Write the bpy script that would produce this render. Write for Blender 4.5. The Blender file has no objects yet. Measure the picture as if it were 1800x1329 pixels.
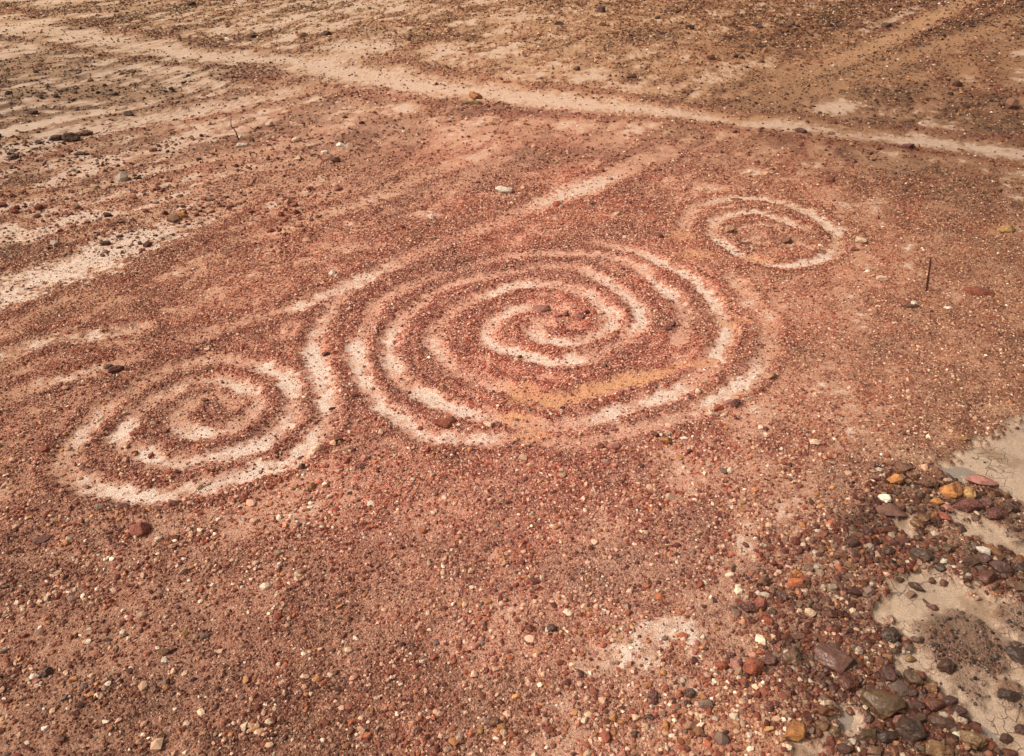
import bpy, math
import numpy as np

# ------------------------------------------------------------------ camera
H, PITCH, F, CX, CY = 4.0, math.radians(34.0), 1400.0, 900.0, 664.5
sc = bpy.context.scene
COL = sc.collection
cam_d = bpy.data.cameras.new('camera')
cam = bpy.data.objects.new('camera', cam_d); COL.objects.link(cam)
cam.location = (0, 0, H); cam.rotation_euler = (math.radians(90) - PITCH, 0, 0)
cam_d.sensor_width = 36.0; cam_d.lens = 36.0 * F / 1800.0
cam_d.clip_start = 0.05; cam_d.clip_end = 2000
sc.camera = cam

# ------------------------------------------------------------------ light
SUN_EL, SUN_AZ = math.radians(48), math.radians(-98)      # azimuth measured from +Y towards +X: the sun stands to the left
world = bpy.data.worlds.new('World'); sc.world = world; world.use_nodes = True
wn = world.node_tree; bg = wn.nodes['Background']
sky = wn.nodes.new('ShaderNodeTexSky'); sky.sky_type = 'NISHITA'; sky.sun_disc = False
sky.sun_elevation = SUN_EL; sky.sun_rotation = SUN_AZ
sky.air_density = 1.0; sky.dust_density = 5.0; sky.ozone_density = 0.5
hs = wn.nodes.new('ShaderNodeHueSaturation'); hs.inputs['Saturation'].default_value = 0.22
wn.links.new(sky.outputs[0], hs.inputs['Color']); wt = wn.nodes.new('ShaderNodeMix'); wt.data_type = 'RGBA'; wt.blend_type = 'MULTIPLY'; wt.inputs[0].default_value = 1.0; wt.inputs[7].default_value = (1.0, .90, .76, 1)   # thin warm cloud veil
wn.links.new(hs.outputs[0], wt.inputs[6]); wn.links.new(wt.outputs[2], bg.inputs['Color'])
bg.inputs['Strength'].default_value = 0.115
sd = bpy.data.lights.new('sun', 'SUN'); sd.energy = 2.6; sd.angle = math.radians(11); sd.color = (1.0, 0.93, 0.84)
sun = bpy.data.objects.new('sun', sd); COL.objects.link(sun)
sun.rotation_euler = (math.radians(90) - SUN_EL, 0, math.pi - SUN_AZ)
sc.view_settings.view_transform = 'Standard'; sc.view_settings.look = 'None'
sc.view_settings.gamma = 1.0
sc.view_settings.exposure = 0.40

# ------------------------------------------------------------------ helpers
rng = np.random.default_rng(7)

def at(x, y):
    """a spot in the photograph -> the point of the ground it shows, and the distance"""
    x = np.asarray(x, float); y = np.asarray(y, float)
    u = (x - CX) / F; v = (CY - y) / F
    t = H / (math.sin(PITCH) - v * math.cos(PITCH))
    return t * u, t * (math.cos(PITCH) + v * math.sin(PITCH)), t

def lin(c):
    c = np.asarray(c, float) / 255.0
    return np.where(c <= 0.04045, c / 12.92, ((c + 0.055) / 1.055) ** 2.4)

def _hash(ix, iy, seed):
    n = (ix.astype(np.int64) * 374761393 + iy.astype(np.int64) * 668265263 + seed * 1442695041) & 0x7fffffff
    n = ((n ^ (n >> 13)) * 1274126177) & 0x7fffffff
    n = ((n ^ (n >> 16)) * 69069) & 0x7fffffff
    return ((n >> 7) & 0xffff) / 65535.0

def vnoise(x, y, seed):
    ix = np.floor(x); iy = np.floor(y); fx = x - ix; fy = y - iy
    fx = fx * fx * (3 - 2 * fx); fy = fy * fy * (3 - 2 * fy)
    a = _hash(ix, iy, seed); b = _hash(ix + 1, iy, seed); c = _hash(ix, iy + 1, seed); d = _hash(ix + 1, iy + 1, seed)
    return (a * (1 - fx) + b * fx) * (1 - fy) + (c * (1 - fx) + d * fx) * fy

def fbm(x, y, seed, octv=4, gain=0.55):
    s = 0; a = 1.0; t = 0
    for i in range(octv):
        s = s + a * vnoise(x * 2 ** i + 17.3 * i, y * 2 ** i - 9.1 * i, seed + i); t += a; a *= gain
    return s / t            # 0..1, mean .5

def sstep(a, b, x):
    t = np.clip((x - a) / (b - a), 0, 1); return t * t * (3 - 2 * t)

def catmull(p, n=6):
    p = np.asarray(p, float)
    q = np.vstack([2 * p[0] - p[1], p, 2 * p[-1] - p[-2]])
    out = []
    for i in range(1, len(q) - 2):
        for k in range(n):
            t = k / n
            out.append(0.5 * ((2 * q[i]) + (-q[i-1] + q[i+1]) * t + (2*q[i-1] - 5*q[i] + 4*q[i+1] - q[i+2]) * t*t + (-q[i-1] + 3*q[i] - 3*q[i+1] + q[i+2]) * t**3))
    out.append(q[-2]); return np.array(out)

# ------------------------------------------------------------------ the ground's lattice
def axis(lo_step, centre_lo, centre_hi, lo_end, hi_end, grow):
    mid = list(np.arange(centre_lo, centre_hi, lo_step))
    s = lo_step; v = mid[-1]; up = []
    while v < hi_end: s *= grow; v += s; up.append(v)
    s = lo_step; v = mid[0]; dn = []
    while v > lo_end: s *= grow * 1.01; v -= s; dn.append(v)
    return np.array(dn[::-1] + mid + up)
GX = axis(0.018, -6.2, 6.2, -400, 400, 1.022)
GY = axis(0.016, 2.0, 10.5, -60, 500, 1.016)
XX, YY = np.meshgrid(GX, GY)
NX, NY = len(GX), len(GY)
A53 = math.radians(53)                                      # the way the site was graded
US = XX * math.cos(A53) + YY * math.sin(A53)
VS = -XX * math.sin(A53) + YY * math.cos(A53)
DIST = np.hypot(XX, YY)
warp = fbm(XX * 5, YY * 5, 3, 4) - 0.5
warp2 = fbm(XX * 22, YY * 22, 31, 3) - 0.5
streak = fbm(US * 0.7 + 1.2 * warp, VS * 2.2 + 1.5 * warp, 11, 5) * .75 + .25 * fbm(XX * 1.7, YY * 1.7, 13, 4)
streak2 = fbm(US * 2.2 + 2 * warp, VS * 6.5 + 2.5 * warp, 15, 4) * .7 + .3 * fbm(XX * 4.5, YY * 4.5, 17, 4)
patch = fbm(XX * 1.1, YY * 1.1, 21, 5)
fine = fbm(XX * 12, YY * 12, 41, 4)
grit = fbm(XX * 34, YY * 34, 51, 2)

def block(x0, x1, y0, y1):
    i0, i1 = np.searchsorted(GX, [x0, x1]); j0, j1 = np.searchsorted(GY, [y0, y1])
    return slice(max(j0 - 1, 0), j1 + 1), slice(max(i0 - 1, 0), i1 + 1)

bare = np.zeros_like(XX); ridge = np.zeros_like(XX); groove = np.zeros_like(XX)
orange = np.zeros_like(XX); darkm = np.zeros_like(XX); smooth = np.zeros_like(XX)

def stroke(pts, hw, field='bare', soft=0.72, rag=1.0, edge=True):
    """pts: x, y in the photograph and strength; hw half width in metres"""
    p = np.array(pts, float)
    X, Y, _ = at(p[:, 0], p[:, 1])
    w = np.full(len(p), hw) if np.isscalar(hw) else np.interp(np.linspace(0, 1, len(p)), np.linspace(0, 1, len(hw)), hw)
    stv = np.where(p[:, 2] > .25, .30 + .70 * p[:, 2], p[:, 2]) if field == 'bare' else p[:, 2]
    q = catmull(np.column_stack([X, Y, stv, w]))
    m = q[:, 3].max() * 3.2
    sy, sx = block(q[:, 0].min() - m, q[:, 0].max() + m, q[:, 1].min() - m, q[:, 1].max() + m)
    best = np.full(XX[sy, sx].shape, 9e9); st = np.zeros_like(best); ww = np.ones_like(best)
    for k in range(len(q) - 1):
        a, b = q[k], q[k + 1]
        ty, tx = block(min(a[0], b[0]) - m, max(a[0], b[0]) + m, min(a[1], b[1]) - m, max(a[1], b[1]) + m)
        ox, oy = sx.start, sy.start
        ly = slice(ty.start - oy, ty.stop - oy); lx = slice(tx.start - ox, tx.stop - ox)
        if ly.start < 0 or lx.start < 0: ly = slice(max(ly.start, 0), ly.stop); lx = slice(max(lx.start, 0), lx.stop)
        gx = XX[sy, sx][ly, lx]; gy = YY[sy, sx][ly, lx]
        dx, dy = b[0] - a[0], b[1] - a[1]; L2 = dx * dx + dy * dy + 1e-12
        t = np.clip(((gx - a[0]) * dx + (gy - a[1]) * dy) / L2, 0, 1)
        d = np.hypot(gx - a[0] - t * dx, gy - a[1] - t * dy)
        B = best[ly, lx]; u = d < B
        B[u] = d[u]; st[ly, lx][u] = (a[2] + (b[2] - a[2]) * t)[u]; ww[ly, lx][u] = (a[3] + (b[3] - a[3]) * t)[u]
    r = best / ww + rag * (1.05 * warp[sy, sx] + 1.9 * warp2[sy, sx])
    f = 1 - sstep(1 - soft, 1 + soft, r)
    pt = 0.74 + .80 * (patch[sy, sx] * 0.35 + fine[sy, sx] * 0.65 - 0.08)
    val = np.clip(st * f * np.clip(pt, 0, 1.3), 0, 1)
    g = {'bare': bare, 'orange': orange, 'dark': darkm, 'smooth': smooth}[field]
    g[sy, sx] = np.maximum(g[sy, sx], val)
    if field in ('bare', 'orange') and edge:
        rr = best / ww + 0.4 * warp[sy, sx]
        ridge[sy, sx] = np.maximum(ridge[sy, sx], np.exp(-((rr - 1.75) / 0.5) ** 2) * np.clip(st, 0, 1))
        groove[sy, sx] = np.maximum(groove[sy, sx], (1 - sstep(0.4, 1.3, rr)) * np.clip(st * 1.2, 0, 1))

def blob(x, y, rx, ry, s, field='bare', rag=1.0):
    """patch of ground: x, y, radii as seen in the photograph"""
    X0, Y0, t = at(x, y)
    RX = rx * t / F; RY = abs(at(x, y - ry)[1] - at(x, y + ry)[1]) / 2
    sy, sx = block(X0 - 2.2 * RX, X0 + 2.2 * RX, Y0 - 2.2 * RY, Y0 + 2.2 * RY)
    r = np.hypot((XX[sy, sx] - X0) / RX, (YY[sy, sx] - Y0) / RY) + rag * (1.3 * warp[sy, sx] + 0.6 * warp2[sy, sx] + 0.9 * (streak2[sy, sx] - 0.5))
    g = {'bare': bare, 'orange': orange, 'dark': darkm, 'smooth': smooth}[field]
    g[sy, sx] = np.maximum(g[sy, sx], s * (1 - sstep(0.35, 1.3, r)) * (0.6 + 0.8 * fine[sy, sx]))

W = 0.098
# --- great spiral, first arm from its eye outwards
stroke([(955,567,.5),(938,578,.75),(951,593,.75),(978,598,.75),(1011,602,.7),(1040,591,.75),(1067,576,.75),(1078,558,.8),(1062,538,.8),(1040,520,.7),(1011,509,.6),
        (978,500,.65),(933,498,.8),(900,502,.85),(862,516,.85),(827,527,.6),(807,540,.6),(783,557,.65),(766,580,.6),(762,606,.8),(778,626,.7),(800,649,.55),(835,662,.55),(865,674,.8),(895,682,.8),(915,690,.5)], W)
stroke([(1000,545,.35),(960,540,.5),(930,538,.6),(889,549,.8),(867,564,.75),(853,584,.85),(867,604,.9),(900,613,.9),(933,624,.9),(967,633,1.0),(1000,631,1.0),(1033,626,.8),(1062,614,.45),(1090,600,.4),(1112,582,.6),
        (1127,556,1.0),(1118,535,.95),(1090,510,.75),(1055,490,.75),(1020,472,.65),(980,468,.5),(935,470,.35),(885,480,.45),(830,489,.65),(780,505,.6),(740,530,.65),(708,556,.6),(690,585,.8),(685,615,.75),(690,641,1.0),(705,668,.5),
        (740,690,1.0),(775,708,.9),(815,721,1.0),(850,729,.7),(900,738,.55),(965,746,.6),(1020,741,.6),(1070,727,.85),(1120,712,.7),(1165,694,1.0),(1200,678,.7),(1232,652,.4),(1262,618,.9),(1276,580,.7),(1270,555,.7),(1252,532,.75),
        (1232,503,1.0),(1208,485,.95),(1165,462,.7),(1115,441,.65),(1065,430,.55),(1045,426,.3)], W * .96)
stroke([(1188,602,.5),(1203,575,.5),(1205,552,.6),(1190,528,.85),(1172,514,1.0),(1140,485,.7),(1105,461,.55),(1055,449,.6),(990,444,.6),(920,447,.55),(865,457,.4),(815,470,.3),(755,485,.4),(715,503,.45),(670,525,.6),(650,555,.5),(636,585,.5),
        (626,612,.95),(632,640,.8),(636,660,1.0),(650,685,.7),(676,712,1.0),(715,743,.8),(750,762,.75),(820,769,.75),(865,770,.75),(920,764,.4),(985,778,.5),(1045,768,.35),(1110,751,.55),(1165,738,.6),(1215,724,.65),(1255,702,.75),(1305,671,.9),(1335,645,.7),
        (1352,605,.5),(1345,565,.3),(1320,535,.3),(1290,495,.6),(1282,480,.4)], W * .95)
# side dabs
blob(1310,497,22,7,.5); blob(1300,522,10,14,.4); blob(1340,545,30,8,.3)
# --- long tail track and the limb that runs down into the left spiral
stroke([(1175,266,.2),(1145,276,.5),(1110,292,.55),(1075,312,.7),(1040,326,.85),(1000,340,.85),(955,354,.75),(925,370,.5),(890,386,.35),(850,402,.6),(815,412,.5),(765,430,.4),(720,448,.35),(690,462,.6),(655,480,.75),(620,497,.8),(585,512,.7),(545,527,.75),(510,540,.7),(470,552,.35),(420,566,.5),(380,580,.4),(340,592,.4),(290,605,.2)],
       [.2,.22,.2,.18,.22,.24,.19,.15,.13,.15,.14,.15,.14,.13,.13,.13,.13,.13,.11,.11,.1,.1,.1])
stroke([(600,520,.5),(580,545,.65),(563,572,.65),(552,605,.7),(552,622,1.0),(560,655,1.0),(570,690,.75),(575,712,1.0),(574,735,.6),(562,756,.8),(540,777,.9),(497,812,.9),(447,827,.85),(397,845,.8),(335,861,.7),(285,868,.85),(250,874,1.0),(213,866,.85),(157,853,.8),
        (120,833,.55),(114,805,.55),(138,770,.7),(160,747,.75),(190,712,.5),(230,687,.35),(280,657,.45),(330,639,.55),(380,631,.6),(430,637,.6),(473,648,.95),(505,670,.85),(514,700,.75),(508,732,.75),(480,760,.85),(440,786,.95),(380,801,.75),(320,813,.65),
        (285,812,.75),(258,798,1.0),(235,790,.5)], W * 1.02)
stroke([(216,785,.55),(208,766,1.0),(226,745,.8),(245,722,.4),(273,703,.55),(313,681,.65),(345,670,.45),(380,669,.7),(412,674,.75),(440,688,.8),(452,703,.6),(442,723,.65),(418,740,.65),(396,755,.7),(363,761,1.0),(333,760,.85),(306,742,.6),(313,723,.55),(347,703,.5),(385,698,.5),(413,711,.45)], W * .95)
# --- small spiral on the right
stroke([(1482,404,.75),(1461,404,.85),(1443,388,.85),(1417,373,.85),(1383,360,.85),(1339,350,.9),(1305,348,.85),(1265,352,.8),(1234,361,.6),(1212,375,.6),(1204,391,.6),(1200,405,.4)], .10)
blob(1322,412,44,14,.55,rag=1.2); blob(1392,428,26,9,.85); blob(1335,450,60,8,.5)
stroke([(1466,408,.8),(1470,425,.6),(1464,442,.6),(1448,455,.85),(1417,462,.85),(1372,468,.85),(1339,460,.85),(1305,450,.85),(1281,434,.9),(1259,420,.75),(1251,402,.7),(1262,386,.75),(1288,377,.8),(1323,373,.85),(1350,379,.85),(1379,389,.85),(1405,399,.75),(1420,406,.4)], .085)
stroke([(1296,412,.5),(1302,401,.6),(1320,395,.65),(1345,395,.65),(1368,403,.6),(1384,413,.4)], .06)
stroke([(1335,415,.6),(1310,425,.55),(1345,428,.55)], .06)
# --- orange clay scrapes
stroke([(925,690,.6),(955,700,.9),(985,702,.85),(1020,690,.9),(1055,680,.9),(1090,669,1),(1120,663,1),(1150,657,.9),(1200,641,.6),(1250,632,.6)], [.12,.12,.11,.1,.1,.1,.1,.08,.06,.05], 'orange')
blob(925,690,42,26,.75,'orange'); blob(905,730,36,14,.8,'orange'); blob(940,765,46,14,.7,'orange')
blob(1195,410,26,14,.7,'orange'); blob(1232,448,40,12,.7,'orange'); blob(1310,565,42,11,.65,'orange'); blob(1375,618,26,14,.45,'orange'); blob(1350,453,40,9,.55,'orange')
blob(1640,540,26,30,.35,'orange')
# --- footpath
stroke([(-80,28,.5),(50,50,.7),(130,60,.75),(200,72,.75),(270,84,.75),(340,96,.8),(450,104,.85),(540,116,.95),(640,131,.9),(760,152,.85),(880,166,.85),(1000,180,.95),(1120,190,.9),(1250,206,.85),(1330,215,.8),(1400,221,.75),(1520,238,.7),(1600,245,.8),(1700,256,.9),(1800,270,.9),(1950,290,.9)],
       [.8,.8,.6,.6,.6,.5,.55,.8,.75,.6,.5,.55,.4,.3,.35,.4,.3,.35,.35,.4,.4], rag=.8)
stroke([(540,108,.6),(600,100,.7),(640,75,.7),(700,58,.55)], .7); blob(620,78,60,14,.7)
stroke([(720,150,.5),(820,140,.3)], .3)
# --- graded pale streaks
stroke([(-60,285,.8),(30,264,.9),(100,243,.9),(170,224,1),(240,212,1),(300,201,1),(350,193,1),(420,180,.95),(500,160,.8),(540,148,.4)], .34, rag=2.3)
stroke([(-60,392,.7),(0,368,.75),(60,352,.7),(130,338,.6),(200,320,.6),(270,300,.75),(330,288,.6),(420,270,.5),(560,248,.4)], .16, rag=1.3)
blob(20,335,70,16,.6,'smooth'); blob(30,350,60,14,.45)
stroke([(-80,555,.75),(0,520,.8),(50,495,.85),(100,477,.95),(150,460,.95),(205,432,1),(250,415,.95),(300,402,.9),(340,392,.7),(380,372,.5),(420,352,.4)], [.26,.28,.3,.34,.38,.42,.38,.3,.24,.2,.18], rag=1.7)
stroke([(120,420,.4),(200,400,.45),(300,372,.5),(400,345,.5),(480,322,.4)], .16, rag=2.4); stroke([(60,370,.4),(180,345,.5),(300,325,.5),(420,300,.45),(540,285,.4)], .18, rag=2.2); stroke([(0,640,.3),(120,560,.2),(220,530,.3)], .1, rag=2)
blob(60,405,55,6,.75); blob(75,385,70,9,.5); blob(300,345,130,20,.62,rag=2.3); blob(220,372,140,20,.58,rag=2.3); blob(470,325,150,26,.5,rag=2.3); blob(420,275,160,14,.42,rag=2.3); blob(610,335,120,12,.45,rag=2.3); blob(90,300,150,12,.45,rag=2.3); blob(720,222,130,14,.45,rag=2.3); blob(540,195,120,14,.3,rag=2.3)
blob(900,0,70,9,.4); blob(130,70,80,5,.5)
stroke([(430,420,.35),(500,400,.35),(560,378,.5),(620,362,.6),(660,348,.65),(723,318,.5),(790,292,.4)], .16, rag=1.3)
stroke([(0,625,.6),(60,605,.65),(110,592,.7),(180,588,.7),(240,578,.65)], .12, rag=1.4); stroke([(30,690,.4),(90,668,.6),(170,650,.6),(235,628,.4)], .11, rag=1.4)
stroke([(150,600,.5),(230,600,.5)],.1,rag=1.4)
blob(605,432,60,13,.7); blob(745,378,34,8,.8); blob(880,343,38,8,.6); blob(975,320,40,10,.55); blob(830,240,70,12,.5); blob(740,245,90,10,.45,rag=2); blob(930,398,18,6,.6); blob(218,545,20,7,.5)
blob(1020,412,30,8,.35); blob(1000,385,60,14,.2)
blob(1020,122,90,16,.5,rag=1.8); blob(1100,45,130,8,.45,rag=1.6); blob(960,50,90,8,.5,rag=1.6); blob(880,38,50,4,.7); blob(820,95,90,9,.4)
blob(1310,215,80,8,.5); blob(1060,240,200,18,.25,rag=2); blob(1150,225,60,5,.4)
# --- vehicle tracks at the top right
stroke([(1780,-42,.8),(1700,0,.8),(1640,31,.85),(1580,61,.85),(1510,93,.8),(1440,122,.65),(1360,150,.4)], [.5,.45,.42,.4,.42,.45,.45,.5,.5], 'smooth', rag=.35)
stroke([(1900,-8,.6),(1830,20,.65),(1700,64,.65),(1600,99,.65),(1500,133,.6),(1400,165,.5),(1300,198,.3)], .42, 'smooth', rag=.5)
stroke([(1900,30,.5),(1780,75,.55),(1680,110,.45),(1580,146,.4)], .22, 'smooth', rag=.8); stroke([(1840,-30,.5),(1760,6,.5),(1700,34,.4)], .2, 'smooth', rag=.8)
stroke([(1680,110,.4),(1695,135,.55),(1702,150,.3)], .3); stroke([(1770,60,.5),(1790,120,.5),(1800,150,.4)], .4)
stroke([(1700,0,.4),(1660,22,.4),(1580,60,.45),(1530,85,.4)], .28, rag=.9)
stroke([(1800,-30,1),(1745,2,1),(1700,24,1),(1655,48,1),(1610,68,.9),(1570,86,.8),(1520,102,.6)], [.8,.75,.7,.55,.45,.35,.3], 'dark', rag=.4); stroke([(1620,45,.6),(1560,66,.6),(1480,90,.5)], .35, 'dark', rag=.8); stroke([(1640,95,.5),(1560,112,.6),(1490,128,.6),(1420,148,.4)], .3, 'dark', rag=.8)
stroke([(1540,90,.6),(1500,108,.8),(1460,125,.6)], .5, 'dark'); stroke([(1290,95,.6),(1340,72,.8),(1400,52,.7),(1480,30,.7),(1560,0,.6)], .8, 'dark', rag=1.4)
stroke([(1080,85,.6),(1140,62,.8),(1200,45,.7)], .5, 'dark', rag=1.3); blob(700,235,60,6,.4,'dark')
blob(1640,175,150,38,.6,'dark',rag=1.6); blob(1760,190,70,60,.5,'dark'); blob(150,165,230,24,.8,'dark',rag=1.8); blob(60,120,160,30,.5,'dark',rag=1.6)
blob(440,130,80,14,.7,'dark',rag=1.6); blob(460,115,60,6,.7,'dark'); blob(730,66,80,10,.8,'dark',rag=1.8); blob(60,440,70,20,.7,'dark'); blob(220,15,200,10,.5,'dark'); blob(1150,10,200,8,.4,'dark',rag=2)
blob(800,555,90,60,.25,'dark'); blob(600,715,25,60,.35,'dark'); blob(740,410,120,20,.45,'dark',rag=1.5); blob(1080,620,60,20,.3,'dark'); blob(870,655,110,22,.35,'dark')
blob(450,985,90,50,.4,'dark'); blob(1640,330,130,20,.35,'dark',rag=1.8); blob(400,730,30,14,.4,'dark')
blob(560,1205,110,20,.6,'dark',rag=1.6); blob(450,1290,110,26,.7,'dark',rag=1.6); blob(860,1265,40,24,.7,'dark'); blob(160,1215,160,30,.4,'dark',rag=1.8); blob(1240,1235,60,24,.45,'dark')
blob(370,705,16,9,.55,'dark'); blob(810,465,50,9,.6,'dark')
# --- pale fines low in the picture
blob(1190,1108,74,38,.85,rag=2); blob(1105,1148,56,30,.85,rag=2); blob(1055,1180,60,28,.75,rag=2); blob(1130,1140,130,60,.4,rag=2.4); blob(1150,1170,50,24,.5); blob(985,1240,40,22,.55); blob(950,1005,90,30,.42,rag=1.6); blob(870,985,60,24,.4,rag=1.6)
blob(1450,890,90,36,.4,rag=1.4); blob(1500,860,60,26,.5); blob(1290,1030,60,24,.45); blob(1350,1060,50,24,.5); blob(1240,950,60,20,.25)
blob(330,905,60,14,.55,rag=1.5); blob(210,985,60,20,.45,rag=1.5); blob(90,980,80,20,.4,rag=1.5); blob(270,1065,50,18,.45,rag=1.5); blob(150,1305,50,22,.7); blob(290,1230,50,14,.4); blob(640,1130,120,24,.3,rag=1.8)
blob(1600,800,50,18,.55); blob(1350,1235,120,46,.4,'smooth'); blob(1300,1280,140,50,.35,'orange'); blob(1500,1000,30,20,.4); blob(1640,600,80,26,.3,rag=2); blob(1700,430,70,30,.35,rag=2); blob(1620,650,90,24,.28,rag=2)
blob(1760,720,50,14,.6)

blob(1000,1040,330,130,.30,rag=2.4); blob(1240,920,240,70,.28,rag=2.4); blob(700,960,200,60,.22,rag=2.4); blob(1150,1230,200,60,.28,rag=2.4); blob(1330,1000,160,70,.25,rag=2.2)
blob(1560,640,150,60,.22,rag=2.4); blob(650,300,200,30,.3,rag=2.4); blob(420,470,260,30,.2,rag=2.6)
# --- wet clay at the lower right, outlines as points of the photograph
def inside(poly):
    P = np.array(poly, float); X, Y, _ = at(P[:, 0], P[:, 1])
    m = 0.6; sy, sx = block(X.min() - m, X.max() + m, Y.min() - m, Y.max() + m)
    gx, gy = XX[sy, sx], YY[sy, sx]
    c = np.zeros(gx.shape, bool); dm = np.full(gx.shape, 9e9)
    for i in range(len(X)):
        x0, y0, x1, y1 = X[i], Y[i], X[(i+1) % len(X)], Y[(i+1) % len(X)]
        if y1 != y0:
            k = ((y0 > gy) != (y1 > gy)) & (gx < (x1 - x0) * (gy - y0) / (y1 - y0) + x0)
            c ^= k
        dx, dy = x1 - x0, y1 - y0; t = np.clip(((gx - x0) * dx + (gy - y0) * dy) / (dx*dx + dy*dy + 1e-9), 0, 1)
        dm = np.minimum(dm, np.hypot(gx - x0 - t * dx, gy - y0 - t * dy))
    return sy, sx, np.where(c, dm, -dm)
mud = np.zeros_like(XX)
for poly, soft in (([(1640,812),(1700,786),(1745,755),(1790,735),(1960,690),(2000,900),(1800,885),(1765,868),(1730,845),(1705,840),(1690,848),(1672,838),(1655,820)], .03),
                   ([(1672,905),(1720,905),(1745,920),(1775,925),(1860,930),(1860,985),(1800,990),(1760,972),(1715,948),(1690,930)], .03),
                   ([(1520,1075),(1540,1040),(1560,1015),(1610,1000),(1660,1005),(1700,1015),(1745,1045),(1850,1035),(2000,1100),(1950,1420),(1790,1420),(1745,1340),(1712,1275),(1690,1235),(1640,1200),(1610,1180),(1570,1165),(1590,1130),(1560,1105),(1528,1095)], .03),
                   ([(1480,1255),(1500,1245),(1515,1262),(1505,1280),(1480,1275)], .02), ([(1400,1300),(1440,1295),(1460,1330),(1400,1345)], .03), ([(1550,900),(1600,905),(1610,925),(1570,925)], .02)):
    sy, sx, d = inside(poly)
    v = sstep(-soft, soft * 1.6, d + 0.24 * warp[sy, sx] + 0.26 * warp2[sy, sx])
    mud[sy, sx] = np.maximum(mud[sy, sx], v)
# gravelly mound standing in the clay, and smaller weedy specks
X0, Y0, t0 = at(1688, 1128); rm = np.hypot((XX - X0) / 0.27, (YY - Y0) / 0.27) + 0.7 * warp + 0.3 * warp2
mound = 1 - sstep(0.55, 1.1, rm)
for (bx, by, r) in ((1700, 1200, .16), (1775, 1215, .12), (1780, 1080, .15), (1800, 1150, .12), (1790, 930, .14)):
    bX, bY, _ = at(bx, by); rr = np.hypot(XX - bX, YY - bY) / r + 1.3 * warp + .9 * warp2
    mound = np.maximum(mound, 0.6 * (1 - sstep(0.5, 1.1, rr)))
mound *= mud
# rocky apron round the clay
rocky = np.zeros_like(XX)
for (bx, by, r, s) in ((1600,880,.42,.9),(1690,880,.4,.7),(1560,950,.5,1),(1620,970,.42,1),(1720,990,.3,1),(1790,1000,.3,.9),(1480,980,.45,.55),(1400,1040,.45,.45),(1340,1070,.25,.45),(1480,1080,.42,.65),(1450,1150,.42,.6),(1500,1180,.42,1),(1560,1240,.5,1),(1480,1260,.35,.8),(1600,1290,.5,1),(1680,1320,.35,1),(1310,1168,.16,.4),(1530,1130,.3,.9),(1780,900,.3,.8)):
    bX, bY, _ = at(bx, by); rr = np.hypot(XX - bX, YY - bY) / r + 0.9 * warp
    rocky = np.maximum(rocky, s * (1 - sstep(0.4, 1.15, rr)))
rocky *= (1 - mud)
wet = np.clip(mud + 0.75 * rocky * sstep(0.35, 0.6, patch + 0.15), 0, 1)

# general break-up of the gravel by blowing sand and grading
far = sstep(9, 17, DIST)
leftside = sstep(-1.0, -5.5, XX) * sstep(7.0, 9.5, YY)
gen = sstep(0.44, 0.60, streak * 0.55 + streak2 * 0.45) * (0.26 + 0.34 * far + .26 * leftside) + sstep(0.48, 0.66, patch * .6 + streak2 * .4) * 0.34 + sstep(0.5, .75, fine) * .16
gen += sstep(.50, .62, fbm(US * .3 + 2 * warp, VS * 1.7 + 2 * warp, 161, 4)) * (.10 + .30 * leftside + .18 * far)
gen += sstep(.50, .66, fbm(XX * 3.2, YY * 3.2, 121, 4)) * .15
bare = np.clip(np.maximum(bare, gen * (1 - ridge * 0.8)), 0, 1)
bare = np.maximum(bare * (1 - .7 * smooth), 0.86 * smooth)
orange = np.clip(orange, 0, 1)
bare = np.clip(np.maximum(bare, orange * .92), 0, 1) * (1 - 0.75 * darkm * (1 - smooth))
bare = np.maximum(bare * (1 - rocky * .6), mud * (1 - mound))
ridge *= (1 - sstep(.3, .7, bare))

# ------------------------------------------------------------------ colours of soil and gravel by place
ctrl = [  # spot in the photograph, gravel colour, soil colour; outskirts browner, plus vignette darkening painted into both colours
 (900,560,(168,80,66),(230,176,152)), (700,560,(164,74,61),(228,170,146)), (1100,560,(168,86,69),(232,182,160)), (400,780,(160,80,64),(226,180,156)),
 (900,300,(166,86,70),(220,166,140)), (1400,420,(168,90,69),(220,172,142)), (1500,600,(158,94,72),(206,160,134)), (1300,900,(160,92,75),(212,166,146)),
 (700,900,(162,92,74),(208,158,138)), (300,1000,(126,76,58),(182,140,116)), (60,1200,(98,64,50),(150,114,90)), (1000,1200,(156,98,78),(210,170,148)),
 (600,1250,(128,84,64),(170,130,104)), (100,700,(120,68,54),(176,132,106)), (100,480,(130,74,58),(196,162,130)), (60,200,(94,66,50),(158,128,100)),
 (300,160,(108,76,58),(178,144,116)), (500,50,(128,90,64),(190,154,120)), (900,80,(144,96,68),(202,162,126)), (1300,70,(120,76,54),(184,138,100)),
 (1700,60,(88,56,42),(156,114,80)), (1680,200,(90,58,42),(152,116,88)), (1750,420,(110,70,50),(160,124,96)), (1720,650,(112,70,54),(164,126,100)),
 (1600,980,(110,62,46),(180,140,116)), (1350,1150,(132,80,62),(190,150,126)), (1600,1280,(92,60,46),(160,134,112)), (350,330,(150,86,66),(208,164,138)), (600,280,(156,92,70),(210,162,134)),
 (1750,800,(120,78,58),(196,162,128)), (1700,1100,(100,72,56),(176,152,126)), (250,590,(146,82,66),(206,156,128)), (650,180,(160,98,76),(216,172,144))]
num1 = np.zeros(XX.shape + (3,)); num2 = np.zeros_like(num1); den = np.zeros_like(XX) + 1e-9
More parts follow.
